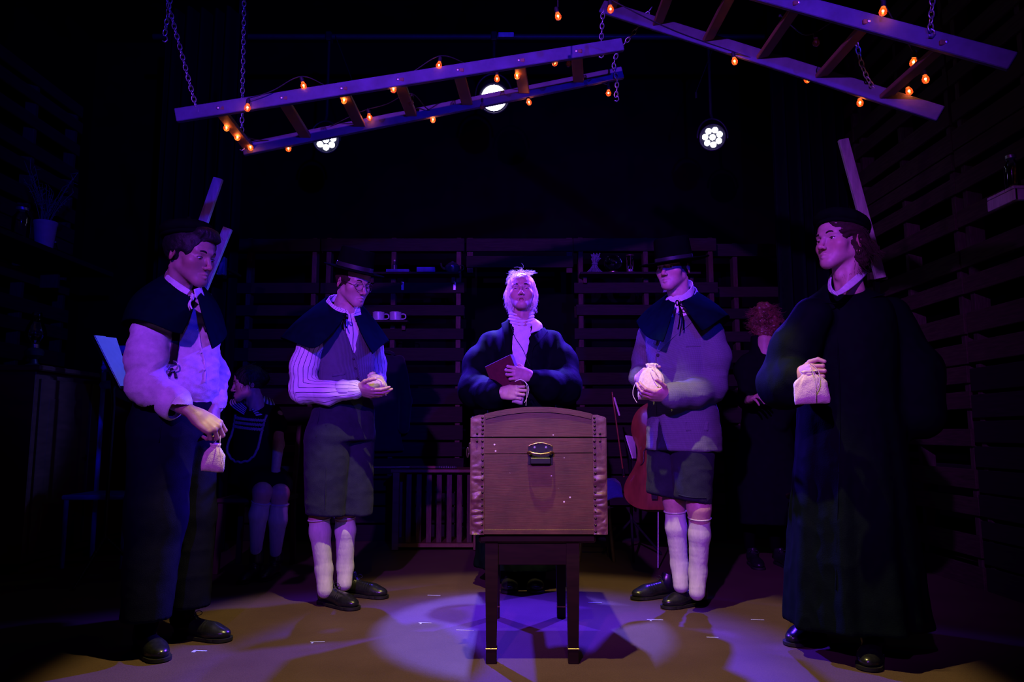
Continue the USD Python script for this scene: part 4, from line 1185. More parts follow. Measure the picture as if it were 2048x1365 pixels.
# ---------------------------------------------------------------- 1: white shirt, suspenders, cape
def man_suspenders():
    Y = 3.15
    t = thing('person', 'man in a white shirt with rolled sleeves, suspenders, short cape and wide dark trousers', 'person', P(335, 1290, 3.17) * [1, 1, 0])
    M, o, s = axes(70, -13, 2), P(381, 511, 3.13), 1.08
    fw = torso_fw(P(353, 760, 3.19), 55); z = lambda py: zpy(py, Y)
    W1, W2 = P(390, 829, 2.96), P(427, 815, 3.26)
    E1, E2 = P(293, 772, 2.98), P(430, 748, 3.40)
    h1 = put(hand_mesh('R', PINCH, PINCH_THUMB), hand_frame((.80, .12, -.52), (.25, -.70, .66)), W1, 1.04)
    h2 = put(hand_mesh('L', PINCH, PINCH_THUMB), hand_frame((.28, -.55, -.80), (.85, .05, .5)), W2, 1.0)
    hm, hu = head_mesh(nose=.95, lids=.0028)
    body(t, hm, SK_A, [h1, h2, limb([E1, W1], [.043, .0245]), limb([E2, W2], [.042, .024]), limb([P(352, 800, 3.18), P(356, 640, 3.18), P(360, 596, 3.17)], [.09, .1, .06], .01)], M, o, s, hu)
    face(t, hm, M, o, s, H_BLACK, (-.05, 1, -.55), .0028)
    # shirt
    F = Field((-1.85, 2.75, z(815)), (-1.1, 3.6, z(560)), .0058)
    F.tower([(z(808), .150, .112, 0, .0), (z(770), .158, .128, 0, .012), (z(735), .160, .126, 0, .012), (z(690), .168, .122, 0, .004), (z(640), .158, .110, 0, 0), (z(612), .120, .088, 0, 0), (z(590), .062, .060, 0, .005)], fw, k=.02)
    S1, S2, C1, C2 = P(300, 664, 3.02), P(398, 690, 3.37), P(350, 808, 2.965), P(427, 808, 3.29)
    F.chain([S1, P(292, 715, 2.99), E1, C1], [.066, .070, .066, .058], k=.03).chain([S2, E2, C2], [.058, .052, .047], k=.03)
    sm = F.mesh(1)
    sm = puff(sm, lambda p: wr((0, .2, 1), .006, 17, 5, 3)(p) + wr((.8, 0, -.6), .004, 22, 6, 8)(p))
    sh = part(t, 'shirt', sm, C_WHITE, True)
    d = (C1 - E1) / np.linalg.norm(C1 - E1)
    x = np.cross(d, (0, 1, 0)); x /= np.linalg.norm(x); y = np.cross(d, x); a = np.linspace(0, 2 * math.pi, 29)[:-1]
    prof = [(.050, -.036), (.0625, -.038), (.066, -.02), (.067, .0), (.064, .016), (.055, .018)]
    cf = np.concatenate([C1 + d * h_ + r_ * 1.02 * (np.outer(np.cos(a), x) + np.outer(np.sin(a), y)) for r_, h_ in prof]).reshape(6, 28, 3)
    v = cf.reshape(-1, 3); f = [q for i in range(5) for k in range(28) for q in ((i * 28 + k, i * 28 + (k + 1) % 28, (i + 1) * 28 + (k + 1) % 28), (i * 28 + k, (i + 1) * 28 + (k + 1) % 28, (i + 1) * 28 + k))]
    part(sh, 'cuff', puff(trimesh.Trimesh(v, f, process=False), wr(d, .003, 10, 12, 4)), C_WHITE, 60)
    d2 = np.array((-.05, -.25, -1.0)); d2 /= np.linalg.norm(d2)
    part(sh, 'cuff', limb([C2 - d2 * .03, C2 + d2 * .004], [.0475, .046], .005), C_WHITE, True)
    cape(t, [[(374, 546, 3.27), (374, 562, 3.28)], [(346, 541, 3.22), (338, 560, 3.22)], [(333, 545, 3.13), (325, 566, 3.12)], [(352, 562, 3.06), (344, 580, 3.04)], [(380, 581, 3.04), (368, 597, 3.01)]], C_WHITE, 'collar', .004, 30, 8, parent=sh)
    cape(t, [[(388, 579, 3.06), (392, 600, 3.04)], [(402, 574, 3.14), (408, 592, 3.14)]], C_WHITE, 'collar', .004, 12, 8, parent=sh)
    pl = hits(sm, [(397, 655), (401, 690), (409, 722), (410, 765)], .004)
    part(sh, 'placket', tube(spline(pl, 30), .0035, 6), C_WHITE, True)
    buttons(sh, sm, [(395, 660), (402, 705), (408, 740)], .005, m_eye)
    # suspender on the near side
    st2 = patch(t, 'suspender', sm, [[(346, 650), (362, 650)], [(342, 690), (358, 690)], [(337, 728), (352, 730)]], C_STRAP, .004, 20, 5, .006)
    b = hit(sm, 344, 733, .01)
    part(st2, 'buckle', tube(spline([b + (-.02, 0, .012), b + (.02, 0, .014), b + (.02, 0, -.01), b + (-.02, 0, -.012)], 24, True), .003, 6, closed=True), m_steel, True)
    for e in ((337, 752), (352, 757)):
        part(st2, 'tab', tube(spline([b + (0, -.002, -.01)] + hits(sm, [((344 + e[0]) / 2 + 1, 745), e], .006), 14), .0055, 6), C_STRAP, True)
    # cape
    cp = cape(t, [[(391, 596, 3.04), (381, 632, 3.01), (364, 668, 2.985)], [(372, 590, 3.01), (350, 625, 2.95), (338, 662, 2.94)], [(345, 572, 3.05), (312, 610, 2.95), (298, 645, 2.90)], [(331, 553, 3.14), (276, 590, 3.02), (252, 640, 2.97)], [(338, 546, 3.23), (278, 595, 3.25), (256, 655, 3.25)],
                  [(362, 548, 3.28), (350, 590, 3.42), (345, 650, 3.47)], [(392, 560, 3.26), (425, 600, 3.36), (440, 655, 3.40)], [(402, 580, 3.16), (432, 630, 3.18), (447, 680, 3.20)], [(396, 594, 3.04), (409, 645, 2.99), (425, 698, 3.02)]], C_CAPE)
    bow(t, P(387, 596, 2.99), (.55, -.83, 0), s=.9, mtl=C_WHITE, tails=.05)
    # trousers
    zt = z(772)
    F = Field((-1.95, 2.85, .1), (-1.05, 3.6, zt + .03), .007)
    F.tower([(z(870), .165, .135, 0, -.01), (z(830), .162, .13, 0, -.01), (zt, .153, .118, 0, 0)], fw, k=.03)
    F.chain([P(326, 860, 3.10), P(312, 1030, 3.07), P(291, 1240, 3.05)], [.128, .108, .090], k=.05).chain([P(374, 860, 3.28), P(384, 1030, 3.28), P(379, 1214, 3.26)], [.118, .092, .078], k=.03)
    F.plane((0, 0, zpy(1236, 3.06)), (0, 0, -1))
    tr = puff(F.mesh(1), wr((.1, 0, 1), .005, 7, 5, 5))
    tp = part(t, 'trousers', tr, C_NAVY, True)
    part(tp, 'waistband', tube([P(*q) for q in ((294, 782, 3.15), (330, 788, 3.07), (366, 789, 3.075), (400, 783, 3.17))], .014, 8), C_NAVY, True)
    part(tp, 'pocket_seam', tube(hits(tr, [(330, 812), (322, 850), (318, 885)], .002), .003, 5), C_NAVY, True)
    for (a_, b_) in ((P(296, 1225, 3.05), P(290, 1290, 3.07)), (P(372, 1205, 3.25), P(358, 1262, 3.27))): part(t, 'sock', limb([a_, b_ * [1, 1, 0] + (0, 0, .09)], [.05, .04]), C_BLACK, True)
    hy = floor_y(1300)
    shoe(t, (P(272, 1300, hy)[0], hy + .03, 0), (P(330, 1308, hy)[0], hy - .10, 0), mtl=C_LEATHER)
    hy = floor_y(1275)
    shoe(t, (P(347, 1275, hy)[0], hy + .02, 0), (P(452, 1280, hy)[0], hy - .06, 0))
    # hair and cap
    hair_shell(t, M, o, s, H_BLACK, [((0, .088, -.03), (.070, .070, .098), .006), ((.085, .022, -.045), (.04, .034, .06), .006), ((-.085, .022, -.045), (.04, .034, .06), .006), ((0, -.02, -.12), (.12, .14, .055), .01)], 1.06, lambda F: F.ell((.0, .062, .094), (.056, .034, .026), k=.02).ell((-.01, .088, .078), (.034, .018, .017), k=.015), 2)
    strands(t, 'loose_hair', H_BLACK, scalp(260, 3, lambda p: (p[:, 1] > .045) & (p[:, 2] > .085)) + [0, .01, .012], lambda p, i: np.stack([p[:, 0] * 9, np.full(len(p), .8 - i * .2), np.full(len(p), .1 - i * .2)], 1), 5, .009, .0011, (M, o, s), lambda p: cranium(p, 1.06), .15, 4)
    F = Field((-.14, -.19, .02), (.14, .12, .19), .005)
    F.ell((.0, -.045, .095), (.098, .105, .040), rot3((1, 0, 0), 14), k=.02).cone((0, -.045, .13), (0, -.045, .142), .010, .009, k=.006)
    ct = part(t, 'cap', put(puff(F.mesh(1), wr((1, 0, 0), .003, 12, 12, 4)), M, o, s), C_BLACK, True)
    a = np.linspace(0, 2 * math.pi, 41)[:-1]
    part(ct, 'band', put(tube(np.stack([.083 * np.cos(a), -.035 + .097 * np.sin(a), .075 + .025 * np.sin(a)], 1), .010, 6, closed=True), M, o, s), C_BLACK, True)
    bag('linen pouch dangling from the hands of the man in suspenders', P(431, 888, 3.0), P(424, 944, 3.02), .085, .035, (1, .3, 0), strings=[[(438, 868, 2.99), (432, 882, 3.0), (427, 890, 3.0)], [(441, 872, 2.98), (440, 900, 2.97), (447, 938, 2.97)]])


# ---------------------------------------------------------------- 2: striped shirt, tweed vest, hat and glasses
def flat_hat(t, M, o, s, mtl, rb, rc, hc, base=.062, tilt=0, curl=.0):
    T = rot3((1, 0, 0), tilt)
    a = np.linspace(0, 2 * math.pi, 61)[:-1]
    prof = [(0, hc * .96), (rc * .6, hc * .97), (rc * .90, hc), (rc * .96, hc * .93), (rc, hc * .5), (rc * 1.03, .012), (rc * 1.1, .004), (rb * .8, .002 + curl * .4), (rb, .006 + curl), (rb * 1.0, .001 + curl), (rb * .8, -.004 + curl * .4), (rc * 1.05, -.004), (rc * .98, .0), (rc * .94, hc * .5), (0, hc * .85)]
    m = lathe(prof, n=56); v = m.vertices; v[:, 1] *= 1.16
    m.vertices = v @ T.T + (0, -.012, base)
    h = part(t, 'hat', put(m, M, o, s), mtl, 40)
    band = lathe([(rc * 1.035, .006), (rc * 1.045, .008), (rc * 1.03, .032), (rc * 1.0, .033)], n=48); v = band.vertices; v[:, 1] *= 1.16; band.vertices = v @ T.T + (0, -.012, base)
    part(h, 'hat_band', put(band, M, o, s), mat('hat_ribbon', (.018, .016, .02), .5), 40)


def man_vest():
    Y = 3.95
    t = thing('person', 'man in round glasses and dark hat with striped shirt, tweed vest and knee-length shorts', 'person', P(690, 1205, 3.93) * [1, 1, 0])
    M, o, s = axes(50, -16, 0), P(706, 567, 3.93), 1.02
    fw = torso_fw(P(690, 740, 3.97), 48); z = lambda py: zpy(py, Y)
    W1, W2 = P(712, 779, 3.76), P(752, 772, 4.02)
    E1, E2 = P(607, 780, 3.84), P(752, 765, 4.24)
    h1 = put(hand_mesh('R', [(12, 18, 10), (16, 24, 12), (20, 28, 15), (26, 32, 16)], ((.8, .55, -.1), (.5, .85, -.1), (.35, .93, -.15))), hand_frame((1.0, -.12, -.22), (-.15, -.62, -.72)), W1, .98)
    h2 = put(hand_mesh('L', CUP, RELAX_THUMB), hand_frame((-.1, -.98, -.22), (.05, .12, -1.0)), W2 - (0, -.02, .025), .98)
    hm, hu = head_mesh(nose=1.3, jaw=.9, lids=.0030)
    body(t, hm, SK_C, [h1, h2, limb([E1, W1], [.038, .028]), limb([E2, W2], [.038, .028]), limb([P(690, 790, 3.97), P(692, 670, 3.97), P(694, 622, 3.96)], [.09, .1, .06], .01)]
         + [limb([P(644, 1000, 3.92), P(638, 1038, 3.9), P(641, 1068, 3.905), P(650, 1170, 3.91)], [.06, .048, .038, .022]), limb([P(694, 995, 4.02), P(690, 1035, 4.0), P(691, 1065, 4.01), P(690, 1155, 4.02)], [.06, .048, .038, .022])], M, o, s, hu)
    face(t, hm, M, o, s, H_BROWN, (0, 1, -.5), .0030)
    S1, S2 = P(622, 692, 3.85), P(744, 690, 4.14)
    C1 = P(708, 780, 3.765)
    F = Field((-1.35, 3.55, z(830)), (-.6, 4.45, z(590)), .006)
    F.tower([(z(820), .14, .10, 0, 0), (z(700), .152, .105, 0, 0), (z(660), .15, .10, 0, 0), (z(640), .11, .08, 0, 0), (z(620), .062, .06, 0, 0)], fw)
    F.chain([S1, P(607, 735, 3.83), E1, P(655, 788, 3.79), C1], [.062, .062, .062, .052, .044], k=.03).chain([S2, P(752, 730, 4.2), E2, W2 + (0, .05, .01)], [.055, .05, .045, .042], k=.03)
    sm = F.mesh(1)
    sm = puff(sm, lambda p: wr((0, .1, 1), .005, 16, 6, 13)(p) + wr((1, 0, .2), .004, 20, 7, 18)(p))
    lp = [P(690, 640, 3.97), P(690, 820, 3.97)]
    uv = along(sm, [S1, P(607, 735, 3.83), E1, C1], .021); u2 = along(sm, lp, .021); u3 = along(sm, [S2, E2, W2], .021)
    v = np.array(sm.vertices)
    dd = lambda a, b: np.linalg.norm(v - a - np.clip(((v - a) @ (b - a)) / ((b - a) @ (b - a)), 0, 1)[:, None] * (b - a), axis=1)
    d1 = np.minimum(dd(S1, E1), dd(E1, C1)) - .06; d3 = np.minimum(dd(S2, E2), dd(E2, W2)) - .05; d2 = dd(lp[0], lp[1]) - .125
    uv = np.where((d1 < np.minimum(d2, d3))[:, None], uv, np.where((d3 < d2)[:, None], u3, u2))
    sh = part(t, 'shirt', sm, C_STRIPE, True, uv=uv)
    c = limb([C1 - (.055, 0, -.004), C1 + (.004, 0, -.004)], [.047, .045], .005); part(sh, 'cuff', c, C_STRIPE, True, uv=np.stack([c.vertices[:, 2] / .02, c.vertices[:, 0]], 1))
    for cols in ([[(716, 598, 4.02), (716, 612, 4.03)], [(682, 590, 4.04), (676, 606, 4.04)], [(659, 594, 3.95), (650, 606, 3.94)], [(668, 610, 3.88), (663, 628, 3.86)], [(694, 624, 3.86), (668, 636, 3.83)]],
                 [[(712, 618, 3.86), (706, 634, 3.84)], [(718, 608, 3.93), (722, 630, 3.92)]]):
        g = np.array([[P(*q) for q in cc] for cc in cols]); m = sheet(g, 30, 8, .004)
        part(sh, 'collar', m, C_STRIPE, True, uv=np.stack([(m.vertices[:, 0] - m.vertices[:, 2] * .7) / .018, m.vertices[:, 2]], 1))
    # vest: a sleeveless shell, open in a deep V
    F = Field((-1.3, 3.6, z(812)), (-.6, 4.3, z(612)), .0055)
    F.tower([(z(808), .155, .116, 0, 0), (z(760), .158, .120, 0, 0), (z(700), .166, .118, 0, 0), (z(660), .158, .108, 0, 0), (z(642), .125, .09, 0, 0), (z(625), .08, .075, 0, 0)], fw)
    a = axes(48); fr = a[:, 1]
    F.cone(P(711, 712, 3.872), P(702, 648, 3.87), .006, .047, k=.004, op='-').cone(P(702, 648, 3.87), P(696, 605, 3.90), .047, .07, k=.004, op='-')
    F.cone(S1 - (0, 0, .02), S1 + (-.06, -.05, .03), .060, .075, k=.006, op='-').cone(S2 - (0, 0, .02), S2 + (.06, .05, .03), .060, .075, k=.006, op='-')
    F.plane((0, 0, z(800)), (0, 0, -1), .004)
    vm = puff(F.mesh(1), wr((0, 0, 1), .0025, 14, 6, 23))
    vt = part(t, 'vest', vm, C_VEST, True)
    part(vt, 'front_edge', tube(spline(hits(vm, [(711, 712), (716, 735), (721, 762), (725, 790)], .002), 24), .003, 6), C_VEST, True)
    buttons(vt, vm, [(707, 718), (711, 737), (715, 757), (719, 777)], .006)
    patch(vt, 'pocket_welt', vm, [[(664, 748), (664, 754)], [(690, 744), (690, 750)]], C_VEST, .004, 10, 4)
    cape(t, [[(693, 628, 3.84), (682, 645, 3.78), (668, 662, 3.74)], [(672, 622, 3.84), (650, 655, 3.74), (634, 694, 3.70)], [(654, 606, 3.92), (612, 645, 3.80), (600, 690, 3.76)], [(652, 596, 4.0), (596, 640, 3.92), (562, 676, 3.90)], [(668, 592, 4.06), (620, 640, 4.18), (598, 690, 4.24)],
             [(695, 594, 4.09), (690, 640, 4.28), (690, 690, 4.34)], [(718, 604, 4.05), (745, 645, 4.20), (765, 690, 4.26)], [(722, 616, 3.97), (750, 650, 4.05), (776, 683, 4.08)], [(708, 630, 3.86), (725, 672, 3.82), (746, 708, 3.82)]], C_CAPE)
    bow(t, P(693, 635, 3.81), (.67, -.74, 0), s=.8, tails=.06)
    # shorts
    F = Field((-1.35, 3.6, z(1060)), (-.55, 4.4, z(770)), .0065)
    F.tower([(z(880), .170, .14, 0, -.01), (z(840), .168, .135, 0, -.005), (z(795), .152, .116, 0, 0)], fw, k=.03)
    F.chain([P(654, 880, 3.90), P(650, 1045, 3.89)], [.115, .094], k=.04).chain([P(705, 880, 4.03), P(708, 1035, 4.01)], [.115, .094], k=.02)
    F.plane(P(648, 1030, 3.89), (-.06, -.02, -1), .004)
    sm2 = puff(F.mesh(1), wr((.2, 0, 1), .005, 8, 6, 33))
    so = part(t, 'shorts', sm2, C_CHAR, True)
    part(so, 'crease', tube(hits(sm2, [(652, 850), (652, 940), (650, 1020)], .0015), .0025, 5), C_CHAR, True)
    part(so, 'pocket_seam', tube(hits(sm2, [(640, 815), (634, 850), (632, 875)], .0015), .0025, 5), C_CHAR, True)
    ribbed_sock(t, [P(638, 1036, 3.90), P(640, 1065, 3.905), P(648, 1140, 3.92), P(650, 1182, 3.90)], [.0535, .0530, .0445, .0405])
    ribbed_sock(t, [P(690, 1032, 4.0), P(691, 1062, 4.01), P(690, 1135, 4.03), P(689, 1168, 4.01)], [.0535, .0530, .0445, .0405])
    hy = floor_y(1210); shoe(t, (P(636, 1210, hy)[0], hy + .04, 0), (P(708, 1216, hy)[0], hy - .10, 0))
    hy = floor_y(1192); shoe(t, (P(681, 1192, hy)[0], hy + .03, 0), (P(771, 1198, hy)[0], hy - .07, 0))
    hair_shell(t, M, o, s, H_BROWN, [((0, .098, -.035), (.066, .075, .115), .006)] + FACE_CUT[1:], 1.0, None, 5)
    flat_hat(t, M, o, s, C_BLACK, .150, .088, .115, .066, -2)
    gl = [tube([np.array((sd * .033 + .0215 * math.cos(q), .107 - .004 * abs(math.cos(q)) - .012 * max(0, sd * math.cos(q)), -.006 + .0215 * math.sin(q))) for q in np.linspace(0, 2 * math.pi, 25)[:-1]], .0013, 6, closed=True) for sd in (-1, 1)]
    gl += [tube([(-.0115, .107, -.002), (0, .1105, .0005), (.0115, .107, -.002)], .0012, 5)] + [tube(spline([(sd * .0545, .094, -.003), (sd * .068, .05, .0), (sd * .078, -.01, .002), (sd * .079, -.03, -.012)], 14), .0012, 5) for sd in (-1, 1)]
    g_ = part(t, 'glasses', put(trimesh.util.concatenate(gl), M, o, s), mat('wire_frame', (.12, .09, .06), .3, .1, 50, metallic=.8), True)
    for sd in (-1, 1): part(g_, 'lens', put(lathe([(0, .0012), (.021, 0), (.021, -.001), (0, .0004)], (sd * .033, .1035, -.006), 24, (sd * .12, 1, 0)), M, o, s), glass('spectacle_glass', ior=1.12), 40)
    bag('cream pouch resting in the cupped hands of the bespectacled man', P(743, 750, 3.84), P(757, 783, 3.80), .10, .08, (1, -.3, 0), strings=[[(748, 757, 3.78), (765, 758, 3.76), (770, 770, 3.75), (772, 792, 3.75)]])


# ---------------------------------------------------------------- 3: robed man behind the trunk
def man_robe_center():
    Y = 4.38
    t = thing('person', 'fair-haired man in an open dark robe and pale stock, speaking behind the trunk', 'person', P(1043, 1175, 4.42) * [1, 1, 0])
    M, o, s = axes(-2, 12, 1), P(1043, 588, 4.40), 1.03
    fw = torso_fw(P(1043, 760, 4.45), 0); z = lambda py: zpy(py, Y)
    WL, WR = P(1060, 752, 4.14), P(1002, 786, 4.13)
    EL, ER = P(1128, 775, 4.34), P(952, 782, 4.34)
    F1 = [(20, 98, 60), (22, 98, 60), (24, 98, 60), (28, 98, 60)]
    h1 = put(hand_mesh('L', F1, ((.65, .7, -.35), (.3, .9, -.3), (-.1, .9, -.45))), hand_frame((-.90, -.38, .14), (.36, -.92, .12)), WL, 1.0)
    h2 = put(hand_mesh('R', F1, ((.6, .7, -.4), (.0, .85, -.5), (-.6, .6, -.5))), hand_frame((.90, -.40, .02), (-.38, -.90, .2)), WR, 1.0)
    hm, hu = head_mesh(mouth=.0095, lids=.0018, jaw=1.05)
    body(t, hm, SK_B, [h1, h2, limb([EL, WL], [.04, .028]), limb([ER, WR], [.04, .028]), limb([P(1043, 800, 4.47), P(1043, 690, 4.47), P(1043, 645, 4.45)], [.09, .1, .06], .01)], M, o, s, hu)
    face(t, hm, M, o, s, H_BROWN, (0, 1, -.3), .0018, .0016, brow=.002)
    # stock and shirt
    F = Field((-.35, 4.1, z(840)), (.45, 4.75, z(600)), .006)
    F.tower([(z(830), .15, .130, 0, .005), (z(720), .155, .134, 0, .005), (z(675), .145, .122, 0, .005), (z(655), .10, .095, 0, .005), (z(642), .070, .074, 0, .012), (z(620), .062, .070, 0, .014)], fw)
    sm = puff(F.mesh(1), wr((0, 0, 1), .002, 16, 8, 43))
    sh = part(t, 'shirt', sm, C_WHITE, True)
    for k in range(4): part(sh, 'stock_fold', tube(spline([P(1043 + (22 + k) * math.sin(a), 629 + 6 * k + 2 * math.cos(a * 2), 4.44 - (.074 + .004 * k) * math.cos(a)) for a in np.linspace(-1.9, 1.9, 9)], 40), .010, 8), C_WHITE, True)
    # white scarf end on the viewer's right
    cape(t, [[(1058, 646, 4.38), (1064, 655, 4.34), (1060, 668, 4.30)], [(1068, 640, 4.42), (1078, 650, 4.38), (1072, 664, 4.33)], [(1068, 638, 4.50), (1082, 648, 4.48), (1084, 660, 4.42)]], C_WHITE, 'scarf', .008, 20, 16)
    # robe
    fold = lambda th, zz: .030 * np.sin(10 * th + 3 * zz) * np.clip((1.25 - zz), 0, 1)
    F = Field((-.55, 3.95, .06), (.68, 4.95, z(625)), .0072)
    F.tower([(.09, .27, .23, 0, 0), (.5, .235, .20, 0, 0), (.95, .20, .165, 0, .0), (z(760), .19, .155, 0, 0), (z(700), .19, .150, 0, 0), (z(672), .165, .128, 0, 0), (z(650), .115, .10, 0, -.012), (z(634), .085, .08, 0, -.02)], fw, fold=fold)
    SL, SR = P(1103, 684, 4.47), P(982, 686, 4.47)
    F.chain([SL, P(1124, 725, 4.43), EL, P(1092, 772, 4.23), P(1068, 757, 4.16)], [.070, .086, .092, .076, .046], k=.05).chain([SR, P(958, 728, 4.43), ER, P(984, 790, 4.21), P(992, 788, 4.15)], [.070, .086, .092, .076, .046], k=.05)
    # open front: bounded by the two lapels
    for (a_, b_, r0, r1) in (((1047, 640, 4.30), (1040, 695, 4.30), .070, .048), ((1040, 695, 4.30), (1036, 750, 4.29), .048, .036)):
        F.cone(P(*a_), P(*b_), r0, r1, k=.006, op='-')
    F.plane((0, 0, .11), (0, 0, -1))
    rm = puff(F.mesh(1), lambda p: wr((0, .1, 1), .006, 8, 9, 53)(p) * np.clip((1.42 - p[:, 2]) * 4, .15, 1) + .004 * np.sin(p[:, 0] * 95) * np.exp(-((p[:, 2] - 1.40) / .06) ** 2))
    rb = part(t, 'robe', rm, C_ROBE, True)
    patch(rb, 'lapel', rm, [[(1018, 640), (1003, 648)], [(1020, 665), (1006, 668)], [(1021, 700), (1009, 700)], [(1020, 735), (1008, 735)]], C_ROBE, .007, 24, 6, .004)
    patch(rb, 'lapel', rm, [[(1088, 656), (1096, 664)], [(1066, 668), (1078, 686)], [(1054, 690), (1066, 700)], [(1053, 740), (1064, 740)]], C_ROBE, .007, 24, 6, .004)
    part(t, 'necklace', tube(spline([P(1022, 648, 4.33), P(1030, 675, 4.30), P(1046, 700, 4.28), P(1054, 720, 4.27), P(1060, 733, 4.27)], 30), .0016, 5), m_cord, True)
    for sx, kx in ((-1, 1024), (1, 1066)):
        part(t, 'trousers', limb([P(kx - 4, 1040, 4.45), P(kx, 1150, 4.44)], [.09, .075], .01), C_NAVY, True)
        shoe(t, (P(kx, 1170, 4.48)[0] - sx * .02 * 0, 4.46, 0), (P(kx + sx * 7, 1170, 4.2)[0], 4.18, 0))
    # hair: a cap of strands, long over the ears, tousled on top
    hair_shell(t, M, o, s, H_BLOND, [((0, .094, -.035), (.064, .060, .094), .006), ((0, -.02, -.135), (.12, .14, .05), .01)], 1.02, lambda F: F.ell((.072, -.02, -.02), (.02, .045, .055), k=.02).ell((-.072, -.02, -.02), (.02, .045, .055), k=.02), 7, amp=.008, freq=(16, 16, 5))
    pc = lambda p: cranium(p, 1.05)

    def fl(p, i):
        q = p - np.array((.012, -.03, .12)); h_ = np.stack([q[:, 0] * 9, q[:, 1] * 6, np.zeros(len(q))], 1)
        h_ /= np.linalg.norm(h_, axis=1, keepdims=True) + .6
        rr = np.sqrt((q[:, 0] / .072) ** 2 + (q[:, 1] / .095) ** 2)
        low = np.clip(np.maximum((.125 - p[:, 2]) * 16, (rr - .62) * 7), .12, 3.0)
        h_ *= np.clip(1.1 - low * .45, .05, 1)[:, None]
        h_[:, 2] -= low * .8 + .05 * i
        h_[:, 0] += .28 * np.sin(p[:, 2] * 75 + p[:, 1] * 50); h_[:, 1] += .2 * np.cos(p[:, 2] * 65)
        return h_
    keep = lambda p: ((p[:, 2] > .082) | (p[:, 1] < .030)) & (p[:, 2] > -.035)
    strands(t, 'strands', H_BLOND, scalp(3000, 11, keep), fl, 9, .0100, .00065, (M, o, s), pc, .34, 12)
    strands(t, 'strands', H_BLOND, scalp(600, 17, lambda p: (p[:, 2] > .098) & (p[:, 1] > -.03)), lambda p, i: np.stack([p[:, 0] * 14 + .2, .62 + 0 * p[:, 0], .28 - .30 * i + 0 * p[:, 0]], 1), 6, .0105, .00065, (M, o, s), pc, .45, 14)
    # the book and the cord with its little pouch
    k = thing('book', 'dark red clothbound book held slanting in the fists of the fair-haired man', 'book', P(1010, 735, 4.10))
    a_, b_ = P(1034, 709, 4.09), P(1040, 765, 4.10)
    ux = P(964, 748, 4.20) - P(1030, 716, 4.09); ux /= np.linalg.norm(ux); uz = b_ - a_; uz -= ux * (uz @ ux); uz /= np.linalg.norm(uz); uy = np.cross(ux, uz)
    fr = np.stack([ux, uy, uz], 1); c = P(1034, 741, 4.12)
    bx_ = lambda cc, ss, bv=.001: put(box(cc, ss, bev=bv), fr, c)
    part(k, 'cover', bx_((.085, -.017, 0), (.172, .004, .185)), mat('book_cloth', (.085, .010, .016), .6, .2, 60), False)
    part(k, 'cover', bx_((.085, .017, 0), (.172, .004, .185)), mat('book_cloth', (.085, .010, .016), .6), False)
    part(k, 'spine', bx_((-.002, 0, 0), (.006, .038, .185), .002), mat('book_cloth', (.085, .010, .016), .6), False)
    part(k, 'pages', bx_((.083, 0, 0), (.164, .030, .176)), mat('page_edges', (.55, .45, .32), .8, .2, 300), False)
    bag('small pouch squeezed below the fists of the fair-haired man, its cord hanging', P(1040, 780, 4.12), P(1034, 808, 4.12), .06, .045, (1, 0, 0), strings=[[(1030, 764, 4.02), (1042, 760, 4.02), (1052, 768, 4.03), (1054, 785, 4.04), (1052, 812, 4.05)], [(1050, 764, 4.03), (1056, 772, 4.03), (1056, 790, 4.04), (1049, 806, 4.05)]])


